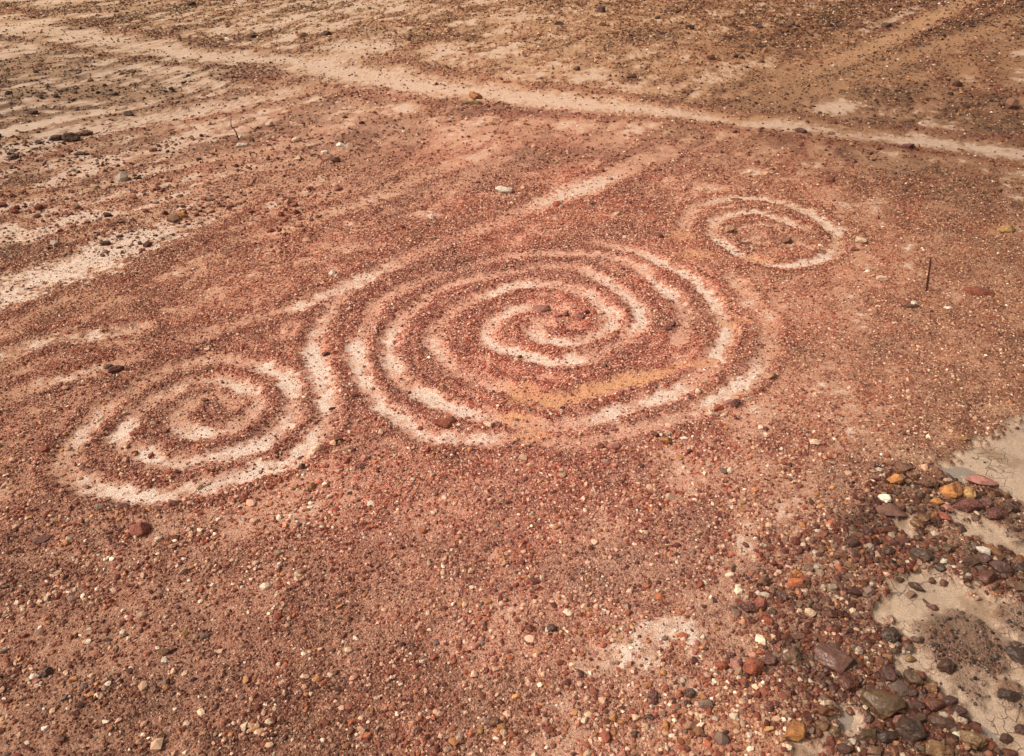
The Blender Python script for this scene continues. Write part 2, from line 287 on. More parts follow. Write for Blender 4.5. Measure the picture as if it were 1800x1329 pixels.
for (px_, py_, g_, s_) in ctrl:
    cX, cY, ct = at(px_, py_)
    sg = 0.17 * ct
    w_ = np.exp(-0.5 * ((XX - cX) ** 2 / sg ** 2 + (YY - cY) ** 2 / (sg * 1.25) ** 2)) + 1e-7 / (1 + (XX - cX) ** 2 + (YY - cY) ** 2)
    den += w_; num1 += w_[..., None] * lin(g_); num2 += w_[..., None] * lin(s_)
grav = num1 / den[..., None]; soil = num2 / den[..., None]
del num1, num2
K = 0.72
grav *= K * np.array([1.07, .95, .92]); soil *= K * np.array([1.02, .99, .97])
clay = lin((200, 172, 148)) * K * .94
och = lin((222, 162, 118)) * K
soil = soil + (och - soil) * (orange * .9)[..., None]
soil = soil + (lin((196, 150, 112)) * K - soil) * (smooth * .8)[..., None]
white = lin((238, 216, 200)) * K
wv = sstep(.70, 1.0, bare * (1 - orange) * (1 - mud) * (1 - smooth)) * (.5 + .5 * sstep(13, 8, DIST)) * .8
soil = soil + (white - soil) * wv[..., None]
clay_v = clay * (0.74 + 0.42 * fbm(XX * 3, YY * 3, 61, 5))[..., None]
clay_v = clay_v + (lin((138, 104, 76)) * K - clay_v) * (sstep(.5, .66, fbm(XX * 5, YY * 5, 66, 5)) * .55)[..., None]
clay_v = clay_v + (lin((112, 90, 72)) * K - clay_v) * (mound * .8)[..., None]
soil = soil + (clay_v - soil) * mud[..., None]
darkm = darkm * (1 - smooth)
hn = sstep(.36, .64, fbm(XX * 1.9, YY * 1.9, 141, 4))[..., None]
grav = grav * (np.array([1.05, .90, .88]) * (1 - hn) + np.array([1.0, 1.08, 1.05]) * hn)
broad = fbm(US * .22 + .5 * warp, VS * 1.15 + .5 * warp, 151, 3)
grav = grav * (1 + (.35 + .75 * leftside + .5 * far) * 1.1 * (broad - .5))[..., None]      # redder and tanner pockets
grav = grav * (1 - 0.46 * darkm)[..., None] * (1 + .9 * (streak2 - .5))[..., None]
grav = grav * (0.62 + 0.84 * sstep(.3, .72, patch * .6 + fine * .4))[..., None] * (1 + (.7 * far + .3) * 1.1 * (streak - .5))[..., None]
grav = grav + (lin((140, 62, 50)) * K - grav) * (ridge * .45)[..., None]
bed = np.clip(bare + (fbm(XX * 55, YY * 55, 57, 2) - .5) * (.45 + 1.9 * bare * (1 - bare)) * (1 - mud) * sstep(16, 8, DIST), 0, 1)      # what the ground itself shows between the stones
mixv = np.clip(0.24 + bed * 0.90, 0, 1)
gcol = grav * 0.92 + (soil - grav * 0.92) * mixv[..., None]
gcol *= (0.84 + 0.32 * fbm(XX * 50, YY * 50, 71, 2))[..., None]
gcol *= (1 - 0.34 * (wet * (1 - mud)))[..., None]

# ------------------------------------------------------------------ relief
hgt = 0.05 * (fbm(XX * .35, YY * .35, 81, 3) - .5) * sstep(30, 8, DIST) + 0.016 * (patch - .5) + 0.012 * (fine - .5) * (1 - .7 * mud) + 0.008 * (grit - .5) * (1 - bare * .8)
hgt += 0.05 * (streak2 - .5) * far * (1 - bare) + 0.03 * (streak - .5) * far
hgt += 0.018 * ridge * (.3 + 1.4 * fine) - 0.014 * groove
mudh = -0.036 - sum(d_ * np.exp(-((XX - float(at(a_, b_)[0])) ** 2 + (YY - float(at(a_, b_)[1])) ** 2) / r_ ** 2) for a_, b_, r_, d_ in ((1695, 832, .2, .016), (1550, 1068, .14, .008), (1605, 1165, .1, .008), (1740, 1290, .2, .012), (1490, 1265, .12, .01))) + 0.020 * (fbm(XX * 2.2, YY * 2.2, 91, 4) - .42) + 0.042 * mound
hgt = hgt * (1 - mud) + mudh * mud + 0.02 * rocky * (fine - .3)
apron = np.exp(-(np.hypot((XX - 3.6), (YY - 4.2)) / 1.7) ** 2)
hgt = hgt * (1 - .6 * apron * (1 - mud))
WATER_Z = -0.0420

def sample(fld, x, y):
    i = np.clip(np.searchsorted(GX, x) - 1, 0, NX - 2); j = np.clip(np.searchsorted(GY, y) - 1, 0, NY - 2)
    fx = (x - GX[i]) / (GX[i+1] - GX[i]); fy = (y - GY[j]) / (GY[j+1] - GY[j])
    if fld.ndim == 3: fx = fx[:, None]; fy = fy[:, None]
    return (fld[j, i] * (1 - fx) + fld[j, i+1] * fx) * (1 - fy) + (fld[j+1, i] * (1 - fx) + fld[j+1, i+1] * fx) * fy

def build_mesh(name, co, faces, n, smooth_=False):
    me = bpy.data.meshes.new(name)
    me.vertices.add(len(co)); me.vertices.foreach_set('co', np.ascontiguousarray(co, dtype=np.float32).ravel())
    me.loops.add(faces.size); me.loops.foreach_set('vertex_index', np.ascontiguousarray(faces, dtype=np.int32).ravel())
    me.polygons.add(len(faces)); me.polygons.foreach_set('loop_start', np.arange(0, faces.size, n, dtype=np.int32))
    try: me.polygons.foreach_set('loop_total', np.full(len(faces), n, dtype=np.int32))
    except Exception: pass
    me.update(calc_edges=True)
    me.polygons.foreach_set('use_smooth', np.full(len(faces), smooth_, dtype=bool))
    return me

def add_col(me, name, c):
    a = me.attributes.new(name, 'FLOAT_COLOR', 'POINT')
    d = np.ones((len(c), 4), np.float32); d[:, :3] = c; a.data.foreach_set('color', d.ravel())
def add_f(me, name, v):
    a = me.attributes.new(name, 'FLOAT', 'POINT'); a.data.foreach_set('value', np.ascontiguousarray(v, dtype=np.float32).ravel())

class NT:
    def __init__(s, name):
        s.m = bpy.data.materials.new(name); s.m.use_nodes = True; s.t = s.m.node_tree
        s.b = s.t.nodes['Principled BSDF']; s.b.inputs['Specular IOR Level'].default_value = .35
    def n(s, typ, **k):
        o = s.t.nodes.new(typ)
        for a, v in k.items(): setattr(o, a, v)
        return o
    def l(s, a, b): s.t.links.new(a, b)
    def attr(s, name): o = s.n('ShaderNodeAttribute'); o.attribute_name = name; return o
    def math(s, op, a, b=None, clamp=False):
        o = s.n('ShaderNodeMath', operation=op); o.use_clamp = clamp
        for i, v in enumerate((a, b)):
            if v is None: continue
            if isinstance(v, (int, float)): o.inputs[i].default_value = v
            else: s.l(v, o.inputs[i])
        return o.outputs[0]
    def mix(s, f, a, b, mode='MIX'):
        o = s.n('ShaderNodeMix', data_type='RGBA', blend_type=mode)
        for i, v in ((0, f), (6, a), (7, b)):
            if isinstance(v, (int, float)): o.inputs[i].default_value = v
            elif isinstance(v, tuple): o.inputs[i].default_value = v
            else: s.l(v, o.inputs[i])
        return o.outputs[2]
    def ramp(s, f, lo, hi, a=0.0, b=1.0):
        o = s.n('ShaderNodeMapRange'); s.l(f, o.inputs[0])
        for i, v in zip((1, 2, 3, 4), (lo, hi, a, b)): o.inputs[i].default_value = v
        return o.outputs[0]

# ---- ground material
g = NT('bare_soil')
tc = g.n('ShaderNodeNewGeometry').outputs['Position']
ca = g.attr('soil').outputs['Color']; ba = g.attr('bare').outputs['Fac']; we = g.attr('wet').outputs['Fac']; mu = g.attr('clay').outputs['Fac']
v1 = g.n('ShaderNodeTexVoronoi'); v1.inputs['Scale'].default_value = 75; g.l(tc, v1.inputs['Vector'])
v2 = g.n('ShaderNodeTexVoronoi'); v2.inputs['Scale'].default_value = 190; g.l(tc, v2.inputs['Vector'])
n1 = g.n('ShaderNodeTexNoise'); n1.inputs['Scale'].default_value = 260; n1.inputs['Detail'].default_value = 3; g.l(tc, n1.inputs['Vector'])
sep = g.n('ShaderNodeSeparateColor'); g.l(v1.outputs['Color'], sep.inputs[0])
sep2 = g.n('ShaderNodeSeparateColor'); g.l(v2.outputs['Color'], sep2.inputs[0])
inv = g.math('SUBTRACT', 1.0, ba, True)
k1 = g.ramp(sep.outputs[0], 0, 1, .62, 1.45); k1 = g.math('ADD', 1.0, g.math('MULTIPLY', g.math('SUBTRACT', k1, 1.0), inv))
k2 = g.ramp(sep2.outputs[0], 0, 1, .76, 1.22); k3 = g.ramp(n1.outputs['Fac'], .3, .7, .86, 1.12)
# grit lying on the swept soil: small dark and reddish grains, in drifts
vg = g.n('ShaderNodeTexVoronoi'); vg.inputs['Scale'].default_value = 115; g.l(tc, vg.inputs['Vector'])
sg = g.n('ShaderNodeSeparateColor'); g.l(vg.outputs['Color'], sg.inputs[0])
ng = g.n('ShaderNodeTexNoise'); ng.inputs['Scale'].default_value = 11; ng.inputs['Detail'].default_value = 5; ng.inputs['Roughness'].default_value = .7; g.l(tc, ng.inputs['Vector'])
drift = g.ramp(ng.outputs['Fac'], .38, .62, .06, .52)
grain = g.math('LESS_THAN', sg.outputs[1], drift)
grain = g.math('MULTIPLY', g.math('MULTIPLY', grain, g.ramp(vg.outputs['Distance'], .38, .5, 1, 0)), g.math('SUBTRACT', 1.0, mu))
kk = g.math('MULTIPLY', g.math('MULTIPLY', k1, k2), k3)
# drying cracks in the clay
vc = g.n('ShaderNodeTexVoronoi', feature='DISTANCE_TO_EDGE'); vc.inputs['Scale'].default_value = 13
nw = g.n('ShaderNodeTexNoise'); nw.inputs['Scale'].default_value = 14; nw.inputs['Detail'].default_value = 3; g.l(tc, nw.inputs['Vector'])
vm = g.n('ShaderNodeVectorMath', operation='MULTIPLY_ADD'); g.l(nw.outputs['Color'], vm.inputs[0]); vm.inputs[1].default_value = (.07, .07, .0); g.l(tc, vm.inputs[2]); g.l(vm.outputs[0], vc.inputs['Vector'])
crk = g.ramp(vc.outputs['Distance'], 0.0, 0.045, 1.0, 0.0)
nm = g.n('ShaderNodeTexNoise'); nm.inputs['Scale'].default_value = 2.6; nm.inputs['Detail'].default_value = 3; g.l(tc, nm.inputs['Vector'])
crk = g.math('MULTIPLY', g.math('MULTIPLY', crk, g.ramp(nm.outputs['Fac'], .47, .56)), mu)
kk = g.math('MULTIPLY', kk, g.math('SUBTRACT', 1.0, g.math('MULTIPLY', crk, .62)))
# dark flecks lying on clay
vf = g.n('ShaderNodeTexVoronoi'); vf.inputs['Scale'].default_value = 42; g.l(vm.outputs[0], vf.inputs['Vector'])
flk = g.math('MULTIPLY', g.ramp(vf.outputs['Distance'], .16, .24, 1, 0), mu)
nf = g.n('ShaderNodeTexNoise'); nf.inputs['Scale'].default_value = 5; nf.inputs['Detail'].default_value = 4; g.l(tc, nf.inputs['Vector'])
flk = g.math('MULTIPLY', flk, g.ramp(nf.outputs['Fac'], .5, .62))
kk = g.math('MULTIPLY', kk, g.math('SUBTRACT', 1.0, g.math('MULTIPLY', flk, .55)))
cm = g.n('ShaderNodeVectorMath', operation='SCALE'); g.l(ca, cm.inputs[0]); g.l(kk, cm.inputs['Scale'])
gm = g.n('ShaderNodeVectorMath', operation='MULTIPLY'); g.l(cm.outputs[0], gm.inputs[0])
gcx = g.mix(sg.outputs[2], (.34, .22, .20, 1), (.92, .62, .52, 1)); g.l(gcx, gm.inputs[1])
g.l(g.mix(grain, cm.outputs[0], gm.outputs[0]), g.b.inputs['Base Color'])
g.l(g.ramp(we, 0, 1, .93, .5), g.b.inputs['Roughness'])
bh = g.math('MULTIPLY', g.math('SUBTRACT', 1.0, v1.outputs['Distance']), g.math('MULTIPLY', inv, .010))
bh = g.math('ADD', bh, g.math('MULTIPLY', g.math('SUBTRACT', 1.0, v2.outputs['Distance']), .0018))
bh = g.math('ADD', bh, g.math('MULTIPLY', grain, .003))
bh = g.math('SUBTRACT', bh, g.math('MULTIPLY', crk, .004))
bp = g.n('ShaderNodeBump'); bp.inputs['Strength'].default_value = 1.0; bp.inputs['Distance'].default_value = 1.0
g.l(bh, bp.inputs['Height']); g.l(bp.outputs[0], g.b.inputs['Normal'])

idx = np.arange(NX * NY).reshape(NY, NX)
quads = np.stack([idx[:-1, :-1], idx[:-1, 1:], idx[1:, 1:], idx[1:, :-1]], -1).reshape(-1, 4)
me = build_mesh('ground', np.stack([XX, YY, hgt], -1).reshape(-1, 3), quads, 4, True)
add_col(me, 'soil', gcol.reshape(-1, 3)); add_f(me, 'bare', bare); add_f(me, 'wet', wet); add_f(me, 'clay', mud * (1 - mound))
me.materials.append(g.m)
go = bpy.data.objects.new('ground', me); COL.objects.link(go); go['kind'] = 'structure'
go['label'] = 'red gravelly earth with pale scraped spirals, a pale footpath and grading streaks'

# ---- shallow water
w = NT('shallow_water')
w.t.nodes.remove(w.b)
fr = w.n('ShaderNodeFresnel'); fr.inputs['IOR'].default_value = 1.33
tr = w.n('ShaderNodeBsdfTransparent'); tr.inputs['Color'].default_value = (.80, .78, .74, 1)
gl = w.n('ShaderNodeBsdfGlossy'); gl.inputs['Roughness'].default_value = .04
df = w.n('ShaderNodeBsdfDiffuse'); df.inputs['Color'].default_value = (.43, .36, .32, 1)
m1 = w.n('ShaderNodeMixShader'); m1.inputs[0].default_value = .38; w.l(tr.outputs[0], m1.inputs[1]); w.l(df.outputs[0], m1.inputs[2])
m2 = w.n('ShaderNodeMixShader'); w.l(w.math('MULTIPLY', fr.outputs[0], 2.2, True), m2.inputs[0]); w.l(m1.outputs[0], m2.inputs[1]); w.l(gl.outputs[0], m2.inputs[2])
nn = w.n('ShaderNodeTexNoise'); nn.inputs['Scale'].default_value = 9; w.l(w.n('ShaderNodeNewGeometry').outputs['Position'], nn.inputs['Vector'])
wb = w.n('ShaderNodeBump'); wb.inputs['Strength'].default_value = .06; wb.inputs['Distance'].default_value = .02; w.l(nn.outputs['Fac'], wb.inputs['Height']); w.l(wb.outputs[0], gl.inputs['Normal'])
w.l(m2.outputs[0], w.t.nodes['Material Output'].inputs['Surface'])
wx, wy, _ = at(np.array([1500, 1640, 2050, 2050, 1500, 1380]), np.array([1000, 780, 700, 1450, 1450, 1300]))
wco = np.column_stack([wx, wy, np.full(6, WATER_Z)])
me = bpy.data.meshes.new('water'); me.from_pydata(wco.tolist(), [], [(5, 4, 3, 2, 1, 0)]); me.update()
me.materials.append(w.m)
wo = bpy.data.objects.new('water', me); COL.objects.link(wo); wo['kind'] = 'structure'; wo['label'] = 'shallow milky puddle water lying on the pale wet clay'

# ------------------------------------------------------------------ gravel (nobody could count it)
PHI = (1 + 5 ** .5) / 2
ico_v = np.array([(-1,PHI,0),(1,PHI,0),(-1,-PHI,0),(1,-PHI,0),(0,-1,PHI),(0,1,PHI),(0,-1,-PHI),(0,1,-PHI),(PHI,0,-1),(PHI,0,1),(-PHI,0,-1),(-PHI,0,1)], float); ico_v /= np.linalg.norm(ico_v[0])
ico_f = np.array([(0,11,5),(0,5,1),(0,1,7),(0,7,10),(0,10,11),(1,5,9),(5,11,4),(11,10,2),(10,7,6),(7,1,8),(3,9,4),(3,4,2),(3,2,6),(3,6,8),(3,8,9),(4,9,5),(2,4,11),(6,2,10),(8,6,7),(9,8,1)])
oct_v = np.array([(1,0,0),(-1,0,0),(0,1,0),(0,-1,0),(0,0,1),(0,0,-1)], float)
oct_f = np.array([(0,2,4),(2,1,4),(1,3,4),(3,0,4),(2,0,5),(1,2,5),(3,1,5),(0,3,5)])

def pick_colour(n, base, y, sand, mixed=0.0):
    """gravel colours: mostly the local rock, chips of the local pale soil, some cream, rust, purple-brown and dark"""
    r = rng.random(n)
    k = rng.lognormal(-.06, .46, n)[:, None]                   # the brighter a chip, the paler and sandier its stone
    c = base * np.minimum(k, 1.05); pale = np.clip((k - 1.0) * .62, 0, .8); c = c + (sand * .95 - c) * pale
    c *= np.array([1, 1, 1]) + rng.normal(0, .03, (n, 3))
    m = r < .17; m |= r > .95; c[m] = (sand * 1.12 * rng.lognormal(0, .2, n)[:, None])[m]
    def put(a, b, col, s=.2, own=.45):
        m = (r >= a) & (r < b); k = m.sum(); c[m] = (lin(col) * K * (1 - own) + base[m] * own) * rng.lognormal(0, s, k)[:, None]
    put(.17, .195, (240, 218, 196), .12, .1); put(.195, .235, (182, 118, 72)); put(.235, .30, (98, 52, 44)); put(.30, .312, (72, 54, 48)); put(.312, .35, (206, 150, 120)); put(.35, .354, (186, 100, 64), .2, .3)
    if mixed:
        r2 = rng.random(n)
        for a_, b_, col in ((0, .30, (214, 172, 142)), (.30, .46, (232, 206, 180)), (.46, .66, (186, 128, 84)), (.66, .80, (164, 92, 66)), (.80, .90, (96, 60, 54)), (.90, 1, (140, 112, 98))):
            m = (r2 >= a_ * mixed) & (r2 < b_ * mixed); c[m] = lin(col) * K * rng.lognormal(-.05, .22, m.sum())[:, None]
    return np.clip(c, .01, .75)

allv, allf, allc, allw = [], [], [], []; off = 0
def scatter(n, x0, x1, y0, y1, keep, size, tmpl, flat=.62, tint=1.0, frustum=True, mixed=0.0):
    global off
    x = rng.uniform(x0, x1, n); y = rng.uniform(y0, y1, n)
    if frustum:                                # the wedge of ground the photograph could see, with a margin
        k = np.abs(x) < 0.72 * y + 1.6; x, y = x[k], y[k]
    F_ = {q: sample(v, x, y) for q, v in (('bare', bare), ('mud', mud), ('rocky', rocky), ('dark', darkm), ('patch', patch), ('fine', fine), ('mound', mound), ('ridge', ridge), ('grit', grit), ('smooth', smooth))}
    p = keep(F_, x, y); k = rng.random(len(x)) < p
    x, y = x[k], y[k]; F_ = {q: v[k] for q, v in F_.items()}
    s = size(F_, len(x), x, y)
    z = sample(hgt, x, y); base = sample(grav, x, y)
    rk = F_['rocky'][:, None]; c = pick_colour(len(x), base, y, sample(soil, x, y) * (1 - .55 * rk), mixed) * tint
    c = c * (1 - .35 * rk) + c * np.array([.72, .68, .58]) * .35 * rk
    dm = F_['mound'] > .3; c[dm] = (lin((96, 76, 62)) * K) * rng.lognormal(-.2, .6, dm.sum())[:, None]
    wv_ = sample(wet, x, y); c *= (1 - .3 * wv_)[:, None]
    tv, tf = tmpl; m = len(tv); N = len(x)
    a = rng.uniform(0, 2 * math.pi, N); ca_, sa_ = np.cos(a)[:, None], np.sin(a)[:, None]
    v = tv[None] * (1 + rng.normal(0, .17, (N, m, 1))) + rng.normal(0, .07, (N, m, 3))
    v *= np.stack([np.ones(N), rng.uniform(.6, 1, N), rng.uniform(flat * .7, flat * 1.35, N)], -1)[:, None]
    tl = rng.normal(0, .28, (N, 1)); yy = v[..., 1] * np.cos(tl) - v[..., 2] * np.sin(tl); zz = v[..., 1] * np.sin(tl) + v[..., 2] * np.cos(tl)
    xx = v[..., 0] * ca_ - yy * sa_; y2 = v[..., 0] * sa_ + yy * ca_
    co = np.stack([xx * s[:, None] + x[:, None], y2 * s[:, None] + y[:, None], zz * s[:, None] + (z + s * flat * .38)[:, None]], -1)
    allv.append(co.reshape(-1, 3).astype(np.float32)); allf.append((tf[None] + (off + np.arange(N) * m)[:, None, None]).reshape(-1, 3).astype(np.int32))
    allc.append(np.repeat(c, m, 0).astype(np.float32)); allw.append(np.repeat(wv_, m).astype(np.float32)); off += N * m
    return N

def keep_fine(f, x, y):
    return np.clip((1.04 - 1.02 * np.clip((f['bare'] + (f['grit'] - .5) * .75 - .05) / .74, 0, 1) ** .85) * (.80 + .4 * f['ridge'] + .2 * f['dark']), .07, 1) * (1 - .985 * f['mud'] * (1 - f['mound'] * .9))
near_growth = lambda y: 1.0
tot = 0
tot += scatter(1250000, -9.5, 9.5, 1.9, 12.5, lambda f, x, y: keep_fine(f, x, y) * sstep(12.5, 9.5, y), lambda f, n, x, y: .0070 * rng.lognormal(0, .34, n) * (1 + .05 * np.clip(y - 5, 0, 6)), (oct_v, oct_f))
tot += scatter(190000, -8, 8, 1.9, 11.5, lambda f, x, y: keep_fine(f, x, y) * (.18 + 1.0 * sstep(.40, .62, f['patch'] * .5 + .5 * f['fine'])) * sstep(11.5, 9, y), lambda f, n, x, y: .0105 * rng.lognormal(0, .25, n) * (1 + .25 * (y < 4.5)), (ico_v, ico_f), mixed=.22)
tot += scatter(60000, -6, 6, 1.9, 7.0, lambda f, x, y: np.clip(.08 + .3 * f['rocky'] + .6 * f['dark'] + .75 * sstep(.48, .60, f['patch'] * .5 + f['fine'] * .5), 0, 1) * sstep(6.3, 3.6, y) * (1 - .97 * f['mud']) * (1 - .7 * f['bare']), lambda f, n, x, y: .0145 * rng.lognormal(0, .34, n), (ico_v, ico_f), mixed=.62)
tot += scatter(17000, 0.2, 4.6, 2.0, 5.8, lambda f, x, y: np.clip(f['rocky'] * 1.1, 0, 1) * (1 - .95 * f['mud']), lambda f, n, x, y: np.clip(.018 * rng.lognormal(0, .36, n), 0, .031), (ico_v, ico_f), tint=.66)
tot += scatter(330000, -22, 22, 9, 29, lambda f, x, y: keep_fine(f, x, y) * .8 * sstep(9, 11.5, y), lambda f, n, x, y: .016 * rng.lognormal(0, .32, n) * (1 + .05 * (y - 10)), (oct_v, oct_f), tint=.95)
tot += scatter(16000, -22, 22, 8.5, 29, lambda f, x, y: (1 - .9 * f['smooth']) * np.clip(.06 + .55 * f['dark'] + .5 * sstep(.5, .68, f['patch']) * sstep(8, 13, y), 0, 1) * (1 - .8 * sstep(.5, .9, f['bare'])), lambda f, n, x, y: .026 * rng.lognormal(0, .4, n), (ico_v, ico_f), tint=.7)
tot += scatter(6000, 1.5, 4.5, 2.2, 6.0, lambda f, x, y: f['mud'] * .10, lambda f, n, x, y: .006 * rng.lognormal(0, .4, n), (oct_v, oct_f), tint=.7)
tot += scatter(5200, -22, 10, 10.5, 29, lambda f, x, y: np.clip(.9 * f['dark'] * sstep(.46, .6, f['fine'] * .4 + .6 * f['patch']), 0, 1), lambda f, n, x, y: .045 * rng.lognormal(0, .42, n), (ico_v, ico_f), tint=.5)
tot += scatter(11000, -9, -2.4, 8.5, 13, lambda f, x, y: .35 * sstep(.3, .8, f['bare']) + .2 * sstep(.5, .65, f['patch']), lambda f, n, x, y: .018 * rng.lognormal(0, .45, n), (ico_v, ico_f), tint=.55)
print('gravel pieces', tot)
co = np.concatenate(allv); fa = np.concatenate(allf); cc = np.concatenate(allc); cw = np.concatenate(allw); del allv, allf, allc, allw
p = NT('gravel_rock')
pc = p.attr('chip').outputs['Color']
pn = p.n('ShaderNodeTexNoise'); pn.inputs['Scale'].default_value = 160; pn.inputs['Detail'].default_value = 2; p.l(p.n('ShaderNodeNewGeometry').outputs['Position'], pn.inputs['Vector'])
pm = p.n('ShaderNodeVectorMath', operation='SCALE'); p.l(pc, pm.inputs[0]); p.l(p.ramp(pn.outputs['Fac'], .3, .7, .78, 1.2), pm.inputs['Scale'])
p.l(pm.outputs[0], p.b.inputs['Base Color']); p.l(p.ramp(p.attr('wet').outputs['Fac'], 0, 1, .85, .38), p.b.inputs['Roughness'])
me = build_mesh('gravel', co, fa, 3, False); add_col(me, 'chip', cc); add_f(me, 'wet', cw); me.materials.append(p.m); del co, fa, cc
gv = bpy.data.objects.new('gravel', me); COL.objects.link(gv); gv['kind'] = 'stuff'; gv['label'] = 'loose red, brown and cream gravel strewn over the earth'; gv['category'] = 'gravel'

# ------------------------------------------------------------------ stones: every one its own object
def icosphere(lv):
    v = [tuple(a) for a in ico_v]; f = [tuple(a) for a in ico_f]
    for _ in range(lv):
        cache = {}; nf = []
        def mid(a, b):
            k = (min(a, b), max(a, b))
            if k not in cache:
                m = np.array(v[a]) + np.array(v[b]); v.append(tuple(m / np.linalg.norm(m))); cache[k] = len(v) - 1
            return cache[k]
        for a, b, c in f:
            ab, bc, ca = mid(a, b), mid(b, c), mid(c, a); nf += [(a, ab, ca), (b, bc, ab), (c, ca, bc), (ab, bc, ca)]
        f = nf
    return np.array(v), np.array(f)
SPH = {2: icosphere(2), 3: icosphere(3), 4: icosphere(4)}

def rock_shape(r, lv, angular, lumpy=.05):
    v, f = SPH[lv]
    n = r.normal(size=(int(14 + 8 * r.random()), 3)); n /= np.linalg.norm(n, axis=1)[:, None]
    d = r.uniform(.55, .95, len(n)); dt = v @ n.T
    rad = np.where(dt > .05, d / np.maximum(dt, .05), 9.0)
    sharp = 120 if angular else 18
    q = -np.log(np.exp(-sharp * rad).sum(1) + math.exp(-sharp * 1.12)) / sharp
    o = r.uniform(0, 50, 3)
    nz = sum((fbm(v[:, a] * 3.1 + o[a] + v[:, b], v[:, b] * 3.1 + o[b] - v[:, a] * .3, 200 + a, 4) - .5) for a, b in ((0, 1), (1, 2), (2, 0)))
    q = q + nz * lumpy * (2.6 if lumpy < .1 else 2.2)
    return v * q[:, None], f

ROCK = {  # two tones of each rock, as sRGB
 'rust': ((150, 72, 44), (104, 48, 36)), 'red': ((142, 74, 60), (104, 52, 44)), 'pink': ((190, 132, 116), (156, 96, 86)), 'maroon': ((104, 54, 52), (70, 40, 42)),
 'purple': ((106, 66, 62), (72, 46, 46)), 'mauve': ((184, 124, 112), (142, 92, 84)), 'ochre': ((192, 130, 70), (124, 76, 46)), 'yellow': ((208, 168, 108), (152, 106, 60)),
 'orange': ((192, 108, 66), (146, 76, 50)), 'tan': ((190, 148, 116), (146, 104, 80)), 'cream': ((226, 196, 168), (196, 158, 130)), 'white': ((250, 238, 222), (230, 208, 188)),
 'brown': ((112, 74, 54), (76, 50, 40)), 'dark': ((78, 58, 50), (50, 38, 35)), 'grey': ((136, 114, 102), (92, 74, 66)), 'olive': ((134, 104, 62), (90, 68, 44))}
_mats = {}
def rock_mat(col, is_wet):
    key = (col, is_wet)
    if key in _mats: return _mats[key]
    t = NT(('wet_' if is_wet else '') + col + '_rock'); c1, c2 = ROCK[col]
    tcx = t.n('ShaderNodeTexCoord').outputs['Object']
    oi = t.n('ShaderNodeObjectInfo').outputs['Random']
    off_ = t.n('ShaderNodeVectorMath', operation='ADD'); t.l(tcx, off_.inputs[0]); t.l(oi, off_.inputs[1])
    a = t.n('ShaderNodeTexNoise'); a.inputs['Scale'].default_value = 17; a.inputs['Detail'].default_value = 5; a.inputs['Roughness'].default_value = .65; t.l(off_.outputs[0], a.inputs['Vector'])
    b = t.n('ShaderNodeTexNoise'); b.inputs['Scale'].default_value = 95; b.inputs['Detail'].default_value = 4; t.l(off_.outputs[0], b.inputs['Vector'])
    v = t.n('ShaderNodeTexVoronoi'); v.inputs['Scale'].default_value = 120; t.l(off_.outputs[0], v.inputs['Vector'])
    c1, c2 = [tuple(np.array(q_) * .64 + np.array((112, 76, 56)) * .36) if is_wet and col not in ('white', 'cream') else q_ for q_ in (c1, c2)]
    k = K * (.70 if is_wet else (1.12 if col in ('white', 'cream', 'yellow') else 1.22))
    ca1 = tuple(lin(c1) * k) + (1,); ca2 = tuple(lin(c2) * k) + (1,)
    m = t.mix(t.ramp(a.outputs['Fac'], .42, .60), ca1, ca2)
    dust = tuple(lin((196, 148, 120) if not is_wet else (120, 92, 74)) * K * .8) + (1,)
    m = t.mix(t.math('MULTIPLY', t.ramp(b.outputs['Fac'], .45, .65), .5 if not is_wet else .42), m, dust)
    s = t.n('ShaderNodeVectorMath', operation='SCALE'); t.l(m, s.inputs[0])
    t.l(t.math('MULTIPLY', t.ramp(v.outputs['Distance'], 0, .7, 1.12, .82), t.ramp(oi, 0, 1, .85, 1.15)), s.inputs['Scale'])
    t.l(s.outputs[0], t.b.inputs['Base Color'])
    if is_wet: t.l(t.ramp(b.outputs['Fac'], .38, .6, .34, .8), t.b.inputs['Roughness'])
    else: t.b.inputs['Roughness'].default_value = .86
    if is_wet: t.b.inputs['Specular IOR Level'].default_value = .5
    h = t.math('ADD', t.math('MULTIPLY', b.outputs['Fac'], .004), t.math('MULTIPLY', a.outputs['Fac'], .010))
    bp_ = t.n('ShaderNodeBump'); bp_.inputs['Strength'].default_value = .55; bp_.inputs['Distance'].default_value = 1.0; t.l(h, bp_.inputs['Height']); t.l(bp_.outputs[0], t.b.inputs['Normal'])
    _mats[key] = t.m; return t.m

